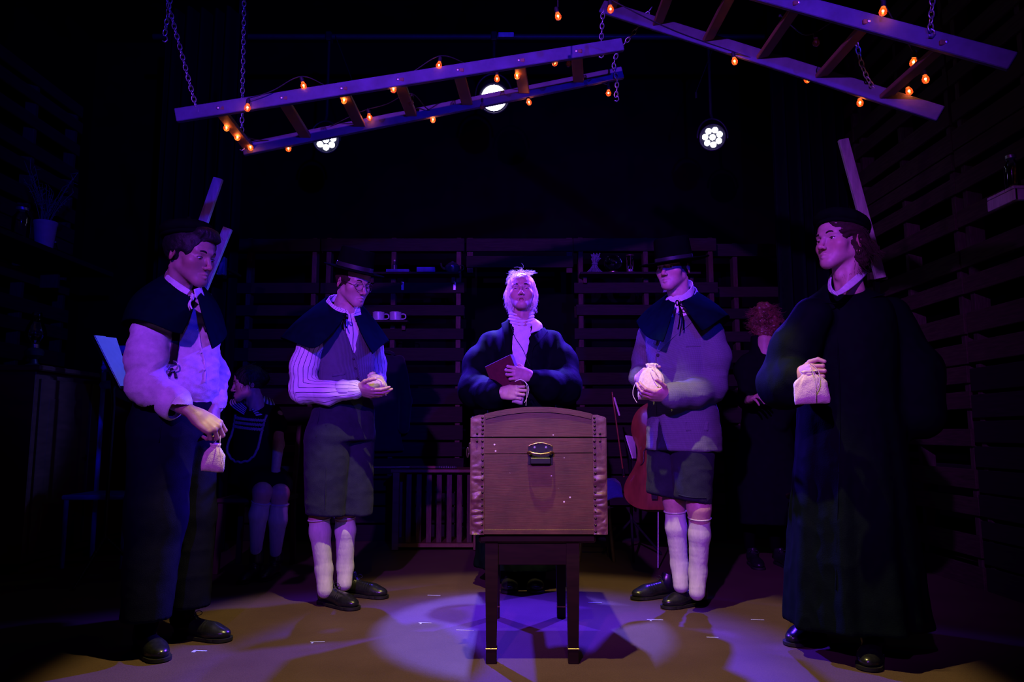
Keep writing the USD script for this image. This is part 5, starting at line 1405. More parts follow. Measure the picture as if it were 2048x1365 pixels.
# ---------------------------------------------------------------- 4: grey jacket, wide hat
def man_jacket():
    Y = 3.75
    t = thing('person', 'man in a grey jacket, wide dark hat shading the eyes, shorts and white socks', 'person', P(1362, 1205, 3.8) * [1, 1, 0])
    M, o, s = axes(-42, -4, 0), P(1347, 537, 3.78), 1.0
    fw = torso_fw(P(1362, 750, 3.82), -40); z = lambda py: zpy(py, Y)
    WL, WR = P(1338, 793, 3.58), P(1279, 758, 3.77)
    EL, ER = P(1424, 776, 3.72), P(1283, 750, 4.0)
    h1 = put(hand_mesh('L', [(15, 35, 20), (20, 42, 22), (24, 46, 25), (28, 46, 25)], ((.85, .5, -.05), (.55, .8, -.1), (.4, .9, -.15))), hand_frame((-1, -.25, .05), (.1, -.60, -.80)), WL, .98)
    h2 = put(hand_mesh('R', [(58, 70, 35)] * 4, ((.6, .6, -.6), (.2, .75, -.7), (-.1, .8, -.7))), hand_frame((.10, -.98, .12), (-.96, -.20, .12)), WR, .98)
    hm, hu = head_mesh(nose=.9)
    body(t, hm, SK_B, [h1, h2, limb([EL, WL], [.038, .028]), limb([ER, WR], [.038, .028]), limb([P(1362, 790, 3.82), P(1362, 650, 3.82), P(1362, 600, 3.82)], [.09, .1, .06], .01)]
         + [limb([P(1350, 960, 3.87), P(1349, 1003, 3.86), P(1350, 1024, 3.86), P(1353, 1060, 3.87), P(1361, 1160, 3.89)], [.07, .056, .046, .036, .022]), limb([P(1396, 970, 3.76), P(1398, 1018, 3.74), P(1399, 1038, 3.745), P(1399, 1072, 3.76), P(1395, 1175, 3.78)], [.07, .057, .047, .036, .022])], M, o, s, hu)
    face(t, hm, M, o, s, H_BLACK, (0, 1, -.3))
    F = Field((.55, 3.5, z(640)), (1.15, 4.15, z(560)), .006)
    F.tower([(z(640), .14, .1, 0, 0), (z(612), .09, .08, 0, 0), (z(590), .060, .06, 0, .0)], fw)
    sh = part(t, 'shirt', F.mesh(1), C_WHITE, True)
    cape(t, [[(1330, 573, 3.90), (1326, 586, 3.90)], [(1362, 560, 3.92), (1366, 574, 3.93)], [(1384, 564, 3.84), (1388, 580, 3.83)], [(1378, 580, 3.75), (1380, 598, 3.73)], [(1356, 596, 3.70), (1366, 607, 3.68)]], C_WHITE, 'collar', .004, 30, 8, parent=sh)
    # jacket
    a = axes(-40); fr = a[:, 1]
    F = Field((.45, 3.35, z(930)), (1.45, 4.3, z(585)), .0062)
    F.tower([(z(905), .185, .150, 0, -.01), (z(850), .180, .145, 0, -.01), (z(790), .165, .132, 0, .0), (z(720), .172, .128, 0, 0), (z(665), .17, .115, 0, 0), (z(640), .14, .10, 0, 0), (z(618), .09, .08, 0, -.01), (z(604), .075, .07, 0, -.015)], fw)
    SL, SR = P(1420, 668, 3.72), P(1298, 672, 3.96)
    C1 = P(1346, 792, 3.60)
    F.chain([SL, P(1432, 715, 3.70), EL, P(1392, 786, 3.64), C1], [.066, .066, .064, .060, .058], k=.03).chain([SR, P(1288, 715, 4.0), ER, P(1277, 755, 3.84)], [.06, .055, .052, .048], k=.03)
    F.cone(P(1317, 838, 3.765), P(1321, 925, 3.74), .006, .058, k=.012, op='-')
    F.cone(P(1340, 640, 3.82) + fr * .14, P(1347, 600, 3.82) + fr * .10, .03, .06, k=.006, op='-')
    F.plane(P(1370, 902, 3.7), (-.03, 0, -1), .006)
    jm = puff(F.mesh(1), lambda p: wr((0, .1, 1), .0042, 13, 5, 63)(p) + wr((1, -.3, .5), .004, 16, 5, 68)(p))
    jk = part(t, 'jacket', jm, C_JACK, True)
    d = (C1 - P(1392, 786, 3.64)); d /= np.linalg.norm(d)
    part(jk, 'cuff', limb([C1 - d * .02, C1 + d * .008], [.0600, .0595], .005), C_JACK, True)
    patch(jk, 'lapel', jm, [[(1376, 602), (1391, 636)], [(1352, 628), (1376, 652)], [(1330, 664), (1346, 676)], [(1314, 702), (1319, 704)]], C_JACK, .005, 24, 8, .006)
    patch(jk, 'lapel', jm, [[(1330, 620), (1318, 640)], [(1322, 650), (1310, 660)], [(1313, 690), (1306, 688)]], C_JACK, .005, 18, 8, .006)
    cape(t, [[(1346, 596, 3.93), (1356, 604, 3.94)], [(1372, 575, 3.94), (1382, 592, 3.96)], [(1392, 578, 3.86), (1400, 594, 3.86)], [(1382, 598, 3.74), (1384, 612, 3.72)]], C_JACK, 'collar', .006, 24, 8, parent=jk)
    part(jk, 'front_edge', tube(spline(hits(jm, [(1312, 704), (1310, 740), (1311, 800), (1313, 838)], .001), 24), .0035, 6), C_JACK, True)
    buttons(jk, jm, [(1316, 711), (1318, 755)], .009)
    patch(jk, 'pocket_flap', jm, [[(1372, 845), (1372, 862)], [(1416, 845), (1416, 862)]], C_JACK, .006, 12, 6, .004)
    part(jk, 'pocket_welt', tube(hits(jm, [(1372, 694), (1392, 692), (1402, 692)], .002), .003, 5), C_JACK, True)
    cape(t, [[(1362, 604, 3.66), (1384, 635, 3.58), (1404, 662, 3.56)], [(1376, 598, 3.68), (1412, 628, 3.56), (1422, 652, 3.53)], [(1392, 588, 3.78), (1432, 612, 3.68), (1456, 632, 3.66)], [(1386, 580, 3.90), (1420, 612, 3.96), (1440, 655, 4.0)], [(1362, 576, 3.95), (1362, 620, 4.10), (1362, 665, 4.16)],
             [(1338, 586, 3.92), (1308, 618, 4.04), (1290, 650, 4.10)], [(1334, 594, 3.86), (1296, 622, 3.92), (1274, 645, 3.92)], [(1340, 602, 3.76), (1305, 645, 3.74), (1292, 672, 3.74)], [(1350, 606, 3.68), (1338, 648, 3.60), (1326, 684, 3.60)]], C_CAPE)
    bow(t, P(1357, 608, 3.64), (.77, .64, 0), s=.85, tails=.13)
    # shorts
    F = Field((.5, 3.45, z(1040)), (1.35, 4.25, z(770)), .0065)
    F.tower([(z(900), .168, .14, 0, -.01), (z(820), .155, .125, 0, 0)], fw, k=.03)
    F.chain([P(1335, 880, 3.88), P(1325, 1010, 3.86)], [.10, .080], k=.03).chain([P(1385, 890, 3.77), P(1386, 1020, 3.75)], [.108, .084], k=.015)
    F.plane(P(1386, 1004, 3.75), (-.22, -.08, -1), .004)
    sm2 = puff(F.mesh(1), wr((.2, 0, 1), .005, 9, 6, 73))
    so = part(t, 'shorts', sm2, C_CHAR, True)
    part(so, 'hem_fold', tube(spline(hits(sm2, [(1357, 990), (1372, 994), (1390, 996), (1412, 996)], .002), 20), .0035, 5), C_CHAR, True)
    ribbed_sock(t, [P(1350, 1020, 3.86), P(1352, 1055, 3.87), P(1359, 1130, 3.90), P(1362, 1172, 3.88)], [.0535, .0530, .0445, .0405])
    ribbed_sock(t, [P(1399, 1033, 3.745), P(1399, 1070, 3.76), P(1396, 1145, 3.79), P(1394, 1186, 3.77)], [.0535, .0530, .0445, .0405])
    hy = floor_y(1210); shoe(t, (P(1415, 1205, hy)[0], hy + .04, 0), (P(1327, 1216, hy)[0], hy - .09, 0))
    hy = floor_y(1196); shoe(t, (P(1358, 1190, hy)[0], hy + .06, 0), (P(1277, 1200, hy)[0], hy - .04, 0))
    hair_shell(t, M, o, s, H_BLACK, [((0, .098, -.035), (.066, .072, .115), .006)] + FACE_CUT[1:], 1.0, None, 9)
    flat_hat(t, M, o, s, C_BLACK, .172, .090, .130, .030, -9, .006)
    bag('linen pouch gripped by both hands of the man in the grey jacket', P(1304, 730, 3.66), P(1302, 800, 3.62), .125, .075, (1, -.3, 0), strings=[[(1303, 738, 3.62), (1316, 752, 3.60), (1321, 775, 3.59)], [(1300, 742, 3.62), (1313, 765, 3.58), (1318, 770, 3.58)], [(1272, 765, 3.66), (1266, 790, 3.64), (1274, 806, 3.62)]])


# ---------------------------------------------------------------- 5: long robe and beret
def person_robe_right():
    Y = 3.0
    t = thing('person', 'person in a long black robe and beret with wavy dark hair and white V collar', 'person', P(1697, 1300, 3.05) * [1, 1, 0])
    M, o, s = axes(-66, 5, 2), P(1681, 487, 3.0), 1.03
    fw = torso_fw(P(1696, 800, 3.08), -32); z = lambda py: zpy(py, Y)
    WR = P(1594, 752, 2.86); ER = P(1566, 768, 3.0); EL = P(1832, 745, 3.08)
    h1 = put(hand_mesh('R', [(55, 80, 50)] * 4, ((.75, .55, -.4), (.25, .85, -.45), (-.35, .8, -.5))), hand_frame((.30, -.94, .05), (-.92, -.34, .12)), WR, .92)
    hm, hu = head_mesh(nose=.9, jaw=.88, lids=.0036)
    body(t, hm, SK_B, [h1, limb([ER, WR], [.036, .026]), limb([P(1695, 800, 3.08), P(1695, 640, 3.08), P(1695, 580, 3.07)], [.09, .1, .06], .01)], M, o, s, hu)
    face(t, hm, M, o, s, H_BROWN, (-.1, 1, -.05), .0036)
    # white V collar
    cape(t, [[(1660, 570, 2.93), (1664, 583, 2.88)], [(1672, 584, 2.90), (1674, 590, 2.86)], [(1694, 566, 2.91), (1698, 580, 2.885)], [(1722, 541, 2.99), (1729, 553, 2.98)], [(1724, 530, 3.12), (1731, 542, 3.12)]], C_WHITE, 'collar', .005, 40, 8)
    cape(t, [[(1674, 588, 2.87), (1676, 592, 2.85)], [(1662, 570, 2.95), (1658, 582, 2.93)], [(1664, 548, 3.06), (1658, 558, 3.06)]], C_WHITE, 'collar', .005, 24, 8)
    fold = lambda th, zz: (.045 * np.sin(9 * th + 1.2 * zz) + .02 * np.sin(17 * th)) * np.clip((1.15 - zz) * 1.1, 0, 1)
    F = Field((.9, 2.6, .03), (2.05, 3.6, z(545)), .0075)
    F.tower([(.05, .265, .24, .01, 0), (.45, .235, .21, .01, 0), (.85, .200, .18, 0, 0), (z(780), .19, .165, 0, 0), (z(680), .195, .155, 0, 0), (z(620), .19, .135, 0, 0), (z(592), .155, .115, 0, -.005), (z(574), .10, .09, 0, -.012), (z(560), .075, .07, 0, -.02)], fw, fold=fold)
    SR, SL = P(1624, 632, 2.96), P(1780, 632, 3.16)
    F.chain([SR, P(1588, 700, 2.98), ER, P(1580, 768, 2.93), P(1590, 756, 2.89)], [.075, .085, .088, .075, .050], k=.05).chain([SL, EL, P(1838, 830, 3.02)], [.080, .090, .095], k=.06)
    F.cone(P(1700, 545, 3.06), P(1676, 585, 2.86), .066, .010, k=.004, op='-')
    F.plane((0, 0, .055), (0.05, -.0, -1))
    rm = puff(F.mesh(1), lambda p: wr((0, .1, 1), .006, 5, 9, 83)(p) * np.clip((1.5 - p[:, 2]) * 3, .1, 1))
    rb = part(t, 'robe', rm, C_ROBE, True)
    part(rb, 'yoke_seam', tube(spline(hits(rm, [(1612, 602), (1650, 606), (1690, 606), (1740, 596), (1770, 588)], .001), 30), .003, 5), C_ROBE, True)
    part(rb, 'front_seam', tube(spline(hits(rm, [(1672, 612), (1676, 700), (1680, 850), (1676, 1000), (1672, 1180)], .001), 40), .003, 5), C_ROBE, True)
    hy = floor_y(1282); shoe(t, (P(1660, 1280, hy)[0], hy + .10, 0), (P(1586, 1284, hy)[0], hy - .05, 0))
    hy = floor_y(1325); shoe(t, (P(1780, 1320, hy)[0], hy + .12, 0), (P(1728, 1326, hy)[0], hy - .05, 0))
    hair_shell(t, M, o, s, H_BROWN, [((0, .094, -.035), (.066, .062, .104), .006), ((0, -.0, -.15), (.12, .16, .05), .01), ((.085, .02, -.03), (.03, .034, .05), .006), ((-.085, .02, -.03), (.03, .034, .05), .006)], 1.045,
               lambda F: F.ell((.045, -.055, -.045), (.04, .05, .06), k=.03).ell((-.045, -.055, -.045), (.04, .05, .06), k=.03), 11, amp=.007, freq=(10, 10, 22))
    strands(t, 'curls', H_BROWN, scalp(900, 21, lambda p: (p[:, 1] < -.015) & (p[:, 0] < .03) & (p[:, 2] < .05) & (p[:, 2] > -.06)), lambda p, i: np.stack([np.sin(p[:, 2] * 110 + p[:, 1] * 30) * .7 + p[:, 0] * 1, np.cos(p[:, 2] * 100) * .6 - .05, np.full(len(p), -1.0)], 1), 10, .012, .0010, (M, o, s), lambda p: cranium(p, 1.06), .3, 22)
    F = Field((-.15, -.18, .0), (.15, .14, .19), .005)
    F.ell((.01, -.02, .088), (.100, .118, .046), rot3((1, 0, 0), 10), k=.02).cone((0, -.03, .13), (0, -.03, .146), .008, .006, k=.006)
    bt = part(t, 'beret', put(puff(F.mesh(1), wr((1, 0, 0), .003, 12, 12, 14)), M, o, s), C_BLACK, True)
    a = np.linspace(0, 2 * math.pi, 41)[:-1]
    part(bt, 'band', put(tube(np.stack([.0815 * np.cos(a), -.014 + .101 * np.sin(a), .062 + .012 * np.sin(a)], 1), .010, 6, closed=True), M, o, s), C_BLACK, True)
    q = np.array((-.080, -.006, -.045))
    part(t, 'earring', put(tube([q + (0, .008 * math.cos(w), .010 * math.sin(w) - .006) for w in np.linspace(0, 6.28, 17)[:-1]], .0012, 5, closed=True), M, o, s), mat('gold', (.8, .6, .3), .25, .1, 50, metallic=1.0), True)
    bag('flat linen pouch hanging from the fist of the person in the long robe', P(1618, 742, 2.76), P(1625, 808, 2.76), .125, .035, (1, -.1, -.12), strings=[[(1622, 735, 2.72), (1630, 760, 2.71), (1632, 800, 2.72)], [(1620, 728, 2.72), (1636, 742, 2.71), (1638, 770, 2.71), (1632, 785, 2.72)]])


man_suspenders(); man_vest(); man_robe_center(); man_jacket(); person_robe_right()

# ---------------------------------------------------------------- the seated girl and the musician at the back
def girl_seated():
    Y = 4.9
    t = thing('person', 'girl in a dark sailor dress with striped collar, seated sideways at the back', 'person', P(515, 1135, 4.75) * [1, 1, 0])
    M, o, s = axes(-68, -6, 0), P(497, 768, 4.88), .95
    fw = torso_fw(P(508, 900, 4.95), -18); z = lambda py: zpy(py, Y)
    K1, K2 = P(525, 985, 4.56), P(560, 988, 4.62); A1, A2 = P(512, 1100, 4.62), P(551, 1105, 4.70)
    EA, WA = P(557, 890, 4.93), P(550, 950, 4.70)
    h1 = put(hand_mesh('L', RELAX, RELAX_THUMB), hand_frame((-.15, -.55, -.8), (.2, -.8, .6)), WA, .9)
    hm, hu = head_mesh(nose=.8, jaw=.85)
    body(t, hm, SK_B, [h1, limb([P(552, 832, 4.95), EA, WA], [.045, .036, .026]), limb([P(508, 960, 4.98), P(508, 830, 4.97), P(504, 805, 4.95)], [.09, .08, .05], .01), limb([P(512, 968, 4.9), K1, P(517, 1030, 4.58), A1], [.07, .055, .042, .026]), limb([P(545, 968, 4.95), K2, P(556, 1040, 4.64), A2], [.07, .055, .042, .026])], M, o, s, hu)
    face(t, hm, M, o, s, H_BLACK, (0, 1, -.2))
    F = Field((-2.1, 4.4, z(1010)), (-1.2, 5.3, z(790)), .008)
    F.tower([(z(968), .155, .125, 0, 0), (z(920), .135, .105, 0, 0), (z(860), .15, .105, 0, 0), (z(825), .14, .09, 0, 0), (z(808), .07, .06, 0, 0)], fw)
    F.chain([P(512, 965, 4.93), P(524, 972, 4.66)], [.115, .085], k=.04).chain([P(542, 965, 4.98), P(558, 974, 4.70)], [.115, .085], k=.04).chain([P(546, 830, 4.96), P(556, 852, 4.95)], [.06, .058], k=.02)
    dm = puff(F.mesh(1), wr((0, 0, 1), .004, 12, 8, 93))
    dr = part(t, 'dress', dm, cloth('dress_cloth', (.005, .005, .007), .9, sheen=0, spec=.05), True)
    braid = mat('braid_trim', (.34, .28, .26), .8, .2, 60, bump=.6, bscale=300)
    for pts in ([(471, 830), (463, 870), (455, 905), (463, 918), (480, 925), (500, 920), (512, 905), (522, 870), (533, 830)], [(470, 836), (500, 840), (530, 842)], [(469, 845), (500, 849), (528, 851)], [(467, 853), (500, 858), (526, 860)]):
        q = spline(hits(dm, pts, .004), 60); q[:, 2] += .004 * np.sin(np.arange(60) * 1.6)
        part(dr, 'trim', tube(q, .0085, 6), braid, True)
    for cols in ([[(520, 790, 5.02), (545, 800, 5.06)], [(512, 800, 4.95), (548, 822, 4.93)], [(500, 815, 4.86), (512, 832, 4.82)]], [[(488, 795, 4.98), (462, 800, 5.0)], [(482, 802, 4.92), (462, 812, 4.88)], [(494, 815, 4.86), (488, 830, 4.82)]]):
        m = sheet(np.array([[P(*q) for q in c] for c in cols]), 30, 12, .006)
        vv = np.tile(np.linspace(0, 1, 12), 30); part(dr, 'sailor_collar', m, C_STRIPE_B, True, uv=np.stack([np.r_[vv, vv] * 4.99, np.zeros(len(m.vertices))], 1))
    for K, A, q in ((P(523, 1003, 4.57), A1, P(517, 1030, 4.58)), (P(559, 1006, 4.625), A2, P(556, 1040, 4.64))):
        ribbed_sock(t, [K, q, A], [.055, .056, .036])
        toe = A + np.array((-.02, -.16, 0)); shoe(t, (A[0], A[1] + .05, 0), (toe[0], toe[1], 0), size=.24)
        part(t, 'boot_shaft', limb([A + (0, .02, -.02), A * [1, 1, 0] + (0, .02, .10)], [.042, .044]), C_LEATHER, True)
    hair_shell(t, M, o, s, H_BLACK, [((0, .098, -.03), (.062, .066, .100), .006)] + FACE_CUT[1:], 1.06, lambda F: F.ell((0, -.10, .03), (.045, .04, .045), k=.02), 13)
    strands(t, 'loose_hair', H_BLACK, scalp(260, 31, lambda p: (p[:, 1] < .05) & (p[:, 2] > .0)), lambda p, i: np.stack([p[:, 0] * 6, -.6 + 0 * p[:, 0], -.5 + 0 * p[:, 0]], 1), 6, .012, .001, (M, o, s), lambda p: cranium(p, 1.05), .4, 32)
    # her chair
    m_ch = mat('chair_wood', (.06, .03, .02), .5, .3, 8)
    c = P(520, 985, 4.97); zs = z(968) - .125 if False else .445
    k = thing('chair', 'plain wooden chair under the seated girl', 'chair', (c[0], c[1], 0))
    part(k, 'seat', box((c[0], c[1] - .02, zs), (.40, .42, .03), bev=.008), m_ch, False)
    for sx in (-1, 1):
        for sy in (-1, 1):
            a = np.array((c[0] + sx * .17, c[1] - .02 + sy * .18, zs)); part(k, 'leg', beam(a, a * [1, 1, 0] + (sx * .012, sy * .012, 0), .034, .034, (0, 1, 0)), m_ch, False)
        part(k, 'back_post', beam((c[0] + sx * .17, c[1] + .165, zs), (c[0] + sx * .18, c[1] + .22, .92), .03, .026, (0, 1, 0)), m_ch, False)
    for zz in (.62, .76, .89): part(k, 'back_slat', box((c[0], c[1] + .165 + .055 * (zz - zs) / .475, zz), (.33, .014, .045), bev=.003), m_ch, False)


def musician():
    Y = 5.0
    t = thing('person', 'dark-clothed musician with curly auburn hair, turned away, half hidden behind the long robe', 'person', P(1528, 1085, 5.1) * [1, 1, 0])
    M, o, s = axes(158, 2, 2), P(1530, 648, 5.12), 1.0
    fw = torso_fw(P(1530, 850, 5.1), -15); z = lambda py: zpy(py, Y)
    hm, hu = head_mesh(nose=.9)
    W1 = P(1500, 800, 4.85); E1 = P(1492, 800, 5.02)
    h1 = put(hand_mesh('R', CUP, RELAX_THUMB), hand_frame((.2, -.9, .2), (-.3, -.3, .9)), W1, .95)
    body(t, hm, SK_B, [h1, limb([P(1494, 730, 5.1), E1, W1], [.045, .036, .026]), limb([P(1530, 860, 5.1), P(1530, 720, 5.1), P(1529, 680, 5.06)], [.09, .09, .055], .01)], M, o, s, hu)
    face(t, hm, M, o, s, H_RED, (0, 1, -.4))
    F = Field((1.2, 4.6, .25), (2.2, 5.6, z(640)), .009)
    F.tower([(.28, .26, .22, 0, 0), (.6, .22, .19, 0, 0), (z(840), .15, .115, 0, 0), (z(760), .17, .115, 0, 0), (z(720), .165, .095, 0, 0), (z(700), .085, .075, 0, 0), (z(684), .072, .070, 0, 0), (z(668), .068, .068, 0, .005)], fw, fold=lambda th, zz: .04 * np.sin(9 * th) * np.clip((.9 - zz), 0, 1))
    F.chain([P(1496, 728, 5.1), E1, P(1497, 800, 4.92)], [.06, .055, .045], k=.03).chain([P(1566, 728, 5.12), P(1580, 810, 5.1), P(1560, 850, 4.98)], [.06, .055, .045], k=.03)
    part(t, 'dress', puff(F.mesh(1), wr((0, 0, 1), .005, 8, 8, 97)), cloth('dark_dress', (.004, .004, .006), .9, sheen=0, spec=.04), True)
    for dx in (-.08, .09): a = P(1530, 1085, 5.1) * [1, 1, 0] + (dx, .05, 0); shoe(t, a, a + (dx * .3, -.25, 0), size=.26); part(t, 'stocking', limb([a + (0, .02, .10), a + (0, .02, .40)], [.035, .05], .01), C_BLACK, True)
    hair_shell(t, M, o, s, H_RED, [((0, .098, -.03), (.062, .066, .100), .006), ((0, .06, -.14), (.09, .08, .06), .01)], 1.06, lambda F: F.ell((0, -.058, -.085), (.064, .055, .085), k=.03).ell((.06, -.03, -.0), (.035, .06, .07), k=.02).ell((-.06, -.03, -.0), (.035, .06, .07), k=.02).ell((0, -.085, .10), (.05, .045, .04), k=.02), 15, amp=.012, freq=(13, 13, 13))
    strands(t, 'curls', H_RED, scalp(900, 41, lambda p: (p[:, 1] < .04) | (p[:, 2] > .08)), lambda p, i: np.stack([p[:, 0] * 9 + np.sin(i * 1.5 + p[:, 1] * 90), p[:, 1] * 5 + np.cos(i * 1.5 + p[:, 0] * 80), -.3 + np.sin(i * 1.3 + p[:, 2] * 60)], 1), 9, .012, .001, (M, o, s), lambda p: cranium(p, 1.06), .3, 42)


girl_seated(); musician()

# ---------------------------------------------------------------- cello, stools, music stands
from shapely.geometry import Polygon as Pg
m_var = mat('cello_varnish', (.22, .07, .025), .18, .3, 6, spec=.6, coat=.6, stretch=(3, 3, 1))
m_ebony = mat('ebony', (.012, .010, .009), .3, .2, 40)


def cello(c, label):
    t = thing('cello', label, 'cello', c)
    half = spline([(0, .0), (.12, .008), (.205, .07), (.215, .15), (.165, .25), (.135, .31), (.125, .38), (.14, .44), (.166, .50), (.168, .58), (.13, .665), (.06, .715), (0, .735)], 60)
    out = np.vstack([half, half[-2:0:-1] * [-1, 1]])
    T = rot3((1, 0, 0), -14) @ rot3((0, 0, 1), -24) @ rot3((0, 1, 0), 4)
    o = np.array(c) + (0, 0, .36)
    W = lambda m: put(m, T, o)

    def plate(y0, dome):
        rings = []
        for k, f in enumerate((1.0, .97, .9, .75, .5, .25, .05)):
            ctr = np.array((0, .36)); q = ctr + (out - ctr) * f; rings.append(np.stack([q[:, 0], np.full(len(q), y0 + dome * (1 - f ** 2.2)), q[:, 1]], 1))
        g = np.array(rings); n = g.shape[1]; v = g.reshape(-1, 3); f = [x for i in range(6) for k in range(n) for x in ((i * n + k, i * n + (k + 1) % n, (i + 1) * n + (k + 1) % n), (i * n + k, (i + 1) * n + (k + 1) % n, (i + 1) * n + k))]
        return trimesh.Trimesh(v, f, process=False)
    b = part(t, 'body', W(trimesh.util.concatenate([plate(-.055, -.026), plate(.055, .022)])), m_var, True)
    rib = np.stack([np.stack([out[:, 0] * .975, np.full(len(out), y), .36 + (out[:, 1] - .36) * .975], 1) for y in (-.056, .056)]); n = rib.shape[1]
    part(b, 'ribs', W(trimesh.Trimesh(rib.reshape(-1, 3), [x for k in range(n) for x in ((k, (k + 1) % n, n + (k + 1) % n), (k, n + (k + 1) % n, n + k))], process=False)), m_var, True)
    for sx in (-1, 1): part(b, 'sound_hole', W(tube(spline([(sx * .055, -.082, .40), (sx * .07, -.083, .385), (sx * .075, -.083, .34), (sx * .085, -.08, .295), (sx * .098, -.078, .285)], 20), .004, 5)), m_ebony, True)
    part(t, 'neck', W(box((0, -.075, .80), (.035, .04, .30), bev=.008)), m_var, False)
    part(t, 'fingerboard', W(box((0, -.102, .715), (.045, .016, .52), bev=.005)), m_ebony, False)
    part(t, 'bridge', W(box((0, -.105, .33), (.085, .008, .085), bev=.003)), m_pale, False)
    part(t, 'tailpiece', W(trimesh.convex.convex_hull(np.array([(x, y, zz) for zz, w in ((.06, .018), (.25, .032)) for x in (-w, w) for y in (-.10, -.088)]))), m_ebony, False)
    part(t, 'strings', W(trimesh.util.concatenate([tube([(x, -.105, .24), (x, -.150, .335), (x * .6, -.118, .96)], .0012, 4) for x in (-.024, -.008, .008, .024)])), m_steel, True)
    part(t, 'scroll', W(trimesh.util.concatenate([box((0, -.07, 1.03), (.03, .035, .17), bev=.008), lathe([(0, -.018), (.03, -.018), (.034, 0), (.03, .018), (0, .018)], (0, -.075, 1.13), 18, (1, 0, 0))])), m_var, 40)
    part(t, 'endpin', W(tube([(0, 0, .0), (0, 0, -.36)], .005, 8)), m_steel, True)
    part(t, 'pegs', W(trimesh.util.concatenate([tube([(-.06 * q, -.07, .99 + .025 * i), (.02 * q, -.07, .99 + .025 * i)], .007, 8) for i, q in enumerate((1, -1, 1, -1))])), m_ebony, 40)


a = P(1318, 1100, 5.0); cello((a[0], 5.0, 0.0), 'varnished cello standing half hidden behind the man in the grey jacket')
m_stool = mat('stool_wood', (.05, .025, .018), .5, .3, 8)


def stool(c, h, label, w=.34):
    t = thing('stool', label, 'stool', c); c = np.array(c)
    part(t, 'seat', lathe([(0, h - .03), (w / 2 - .01, h - .03), (w / 2, h - .02), (w / 2, h - .006), (w / 2 - .01, h), (0, h)], c, 28), m_stool, 40)
    for k in range(4):
        q = math.pi / 4 + k * math.pi / 2; d = np.array((math.cos(q), math.sin(q), 0))
        part(t, 'leg', tube([c + d * w * .33 + (0, 0, h - .02), c + d * w * .52], [.016, .013], 10), m_stool, 40)
    part(t, 'ring', tube([c + np.array((math.cos(q), math.sin(q), 0)) * w * .45 + (0, 0, h * .4) for q in np.linspace(0, 2 * math.pi, 25)[:-1]], .008, 6, closed=True), m_stool, True)
    return t


a = P(1556, 992, 4.75); stool((a[0] + .16, 4.62, 0), a[2] + .02, 'dark round stool beside the curly-haired musician', .30)
a = P(1238, 968, 5.0); stool((a[0] - .13, 5.33, 0), .52, 'dark stool draped with a blue cloth, behind the right end of the trunk', .32)
a[0] -= .11; b = thing('cloth', 'blue cloth thrown over the stool behind the trunk', 'cloth', (a[0], 5.28, .52))
g = np.array([[(a[0] + x, 5.22 + yy, .528 + .02 * math.sin(x * 30 + yy * 20) - (0 if yy > -.02 else (-.02 - yy) * 1.2)) for yy in (-.1, -.02, .1, .22)] for x in (-.16, -.08, 0, .08, .15)])
part(b, 'drape', sheet(g, 40, 30, .006), cloth('blue_cloth', (.02, .025, .16), .9), True)
part(b, 'fold', tube(spline(g[:, 0], 30), .012, 6), cloth('blue_cloth', (.02, .025, .16)), True)


def music_stand(corners, base, label, lab2):
    q = [np.array(x) for x in corners]; c = sum(q) / 4
    t = thing('music_stand', label, 'music stand', base); base = np.array(base)
    n = np.cross(q[1] - q[0], q[3] - q[0]); n /= np.linalg.norm(n); n = -n if n[1] > 0 else n
    g = np.array([[q[0], q[3]], [q[1], q[2]]])
    part(t, 'desk', sheet(g - n * .012, 8, 8, .006), m_iron, False)
    part(t, 'lip', beam(q[3] - n * .0, q[2] - n * .0, .03, .006, n), m_iron, False)
    part(t, 'column', tube([c - n * .02, (base[0], base[1], c[2] - .25), base + (0, 0, .25)], .011, 8), m_iron, True)
    for k in range(3):
        w = 2 * math.pi * k / 3 + .4; part(t, 'foot', tube([base + (0, 0, .26), base + (math.cos(w) * .24, math.sin(w) * .24, .01)], .009, 8), m_iron, True)
    s = thing('sheet_music', lab2, 'sheet music', c)
    part(s, 'page', sheet(g + n * .002, 8, 8, .002), mat('paper_white', (.80, .80, .80), .8, .05, 20), False)
    mid = (g[0] + g[1]) / 2
    part(s, 'page', sheet(np.array([g[0] * .96 + mid * .04, mid * .98 + g[0] * .02]) + n * .006, 8, 8, .002), mat('paper_white', (.55, .55, .56)), False)


music_stand([P(187, 672, 4.25), P(232, 677, 4.5), P(263, 772, 4.42), P(238, 774, 4.18)], P(205, 1150, 4.5) * [1, 1, 0], 'black music stand behind the suspendered man', 'open sheet of music on the stand behind the suspendered man')
music_stand([P(1250, 872, 5.1), P(1269, 874, 5.2), P(1272, 918, 5.14), P(1264, 918, 5.04)], P(1264, 1090, 5.4) * [1, 1, 0], 'low music stand in the dark between the trunk and the cello', 'narrow glimpse of music pages beside the cello')
a0, a1 = P(1228, 795, 5.3), P(1239, 832, 5.28)
t = thing('bow', 'cello bow standing upright in the dark behind the trunk', 'bow', P(1245, 960, 5.26))
part(t, 'stick', tube([P(1224, 785, 5.3), P(1248, 955, 5.26)], .006, 8), m_var, True); part(t, 'hair', beam(a0, a1, .012, .004, (0, 1, 0)), m_pale, False); part(t, 'frog', box(P(1247, 945, 5.26), (.02, .02, .05), bev=.004), m_ebony, False)
a = P(257, 735, 5.2)
t = thing('chair', 'chair with a bright blue curved back, peeping out behind the elbow of the suspendered man', 'chair', (a[0], 5.2, 0))
m_blue = mat('blue_enamel', (.08, .10, .85), .45, .2, 10)
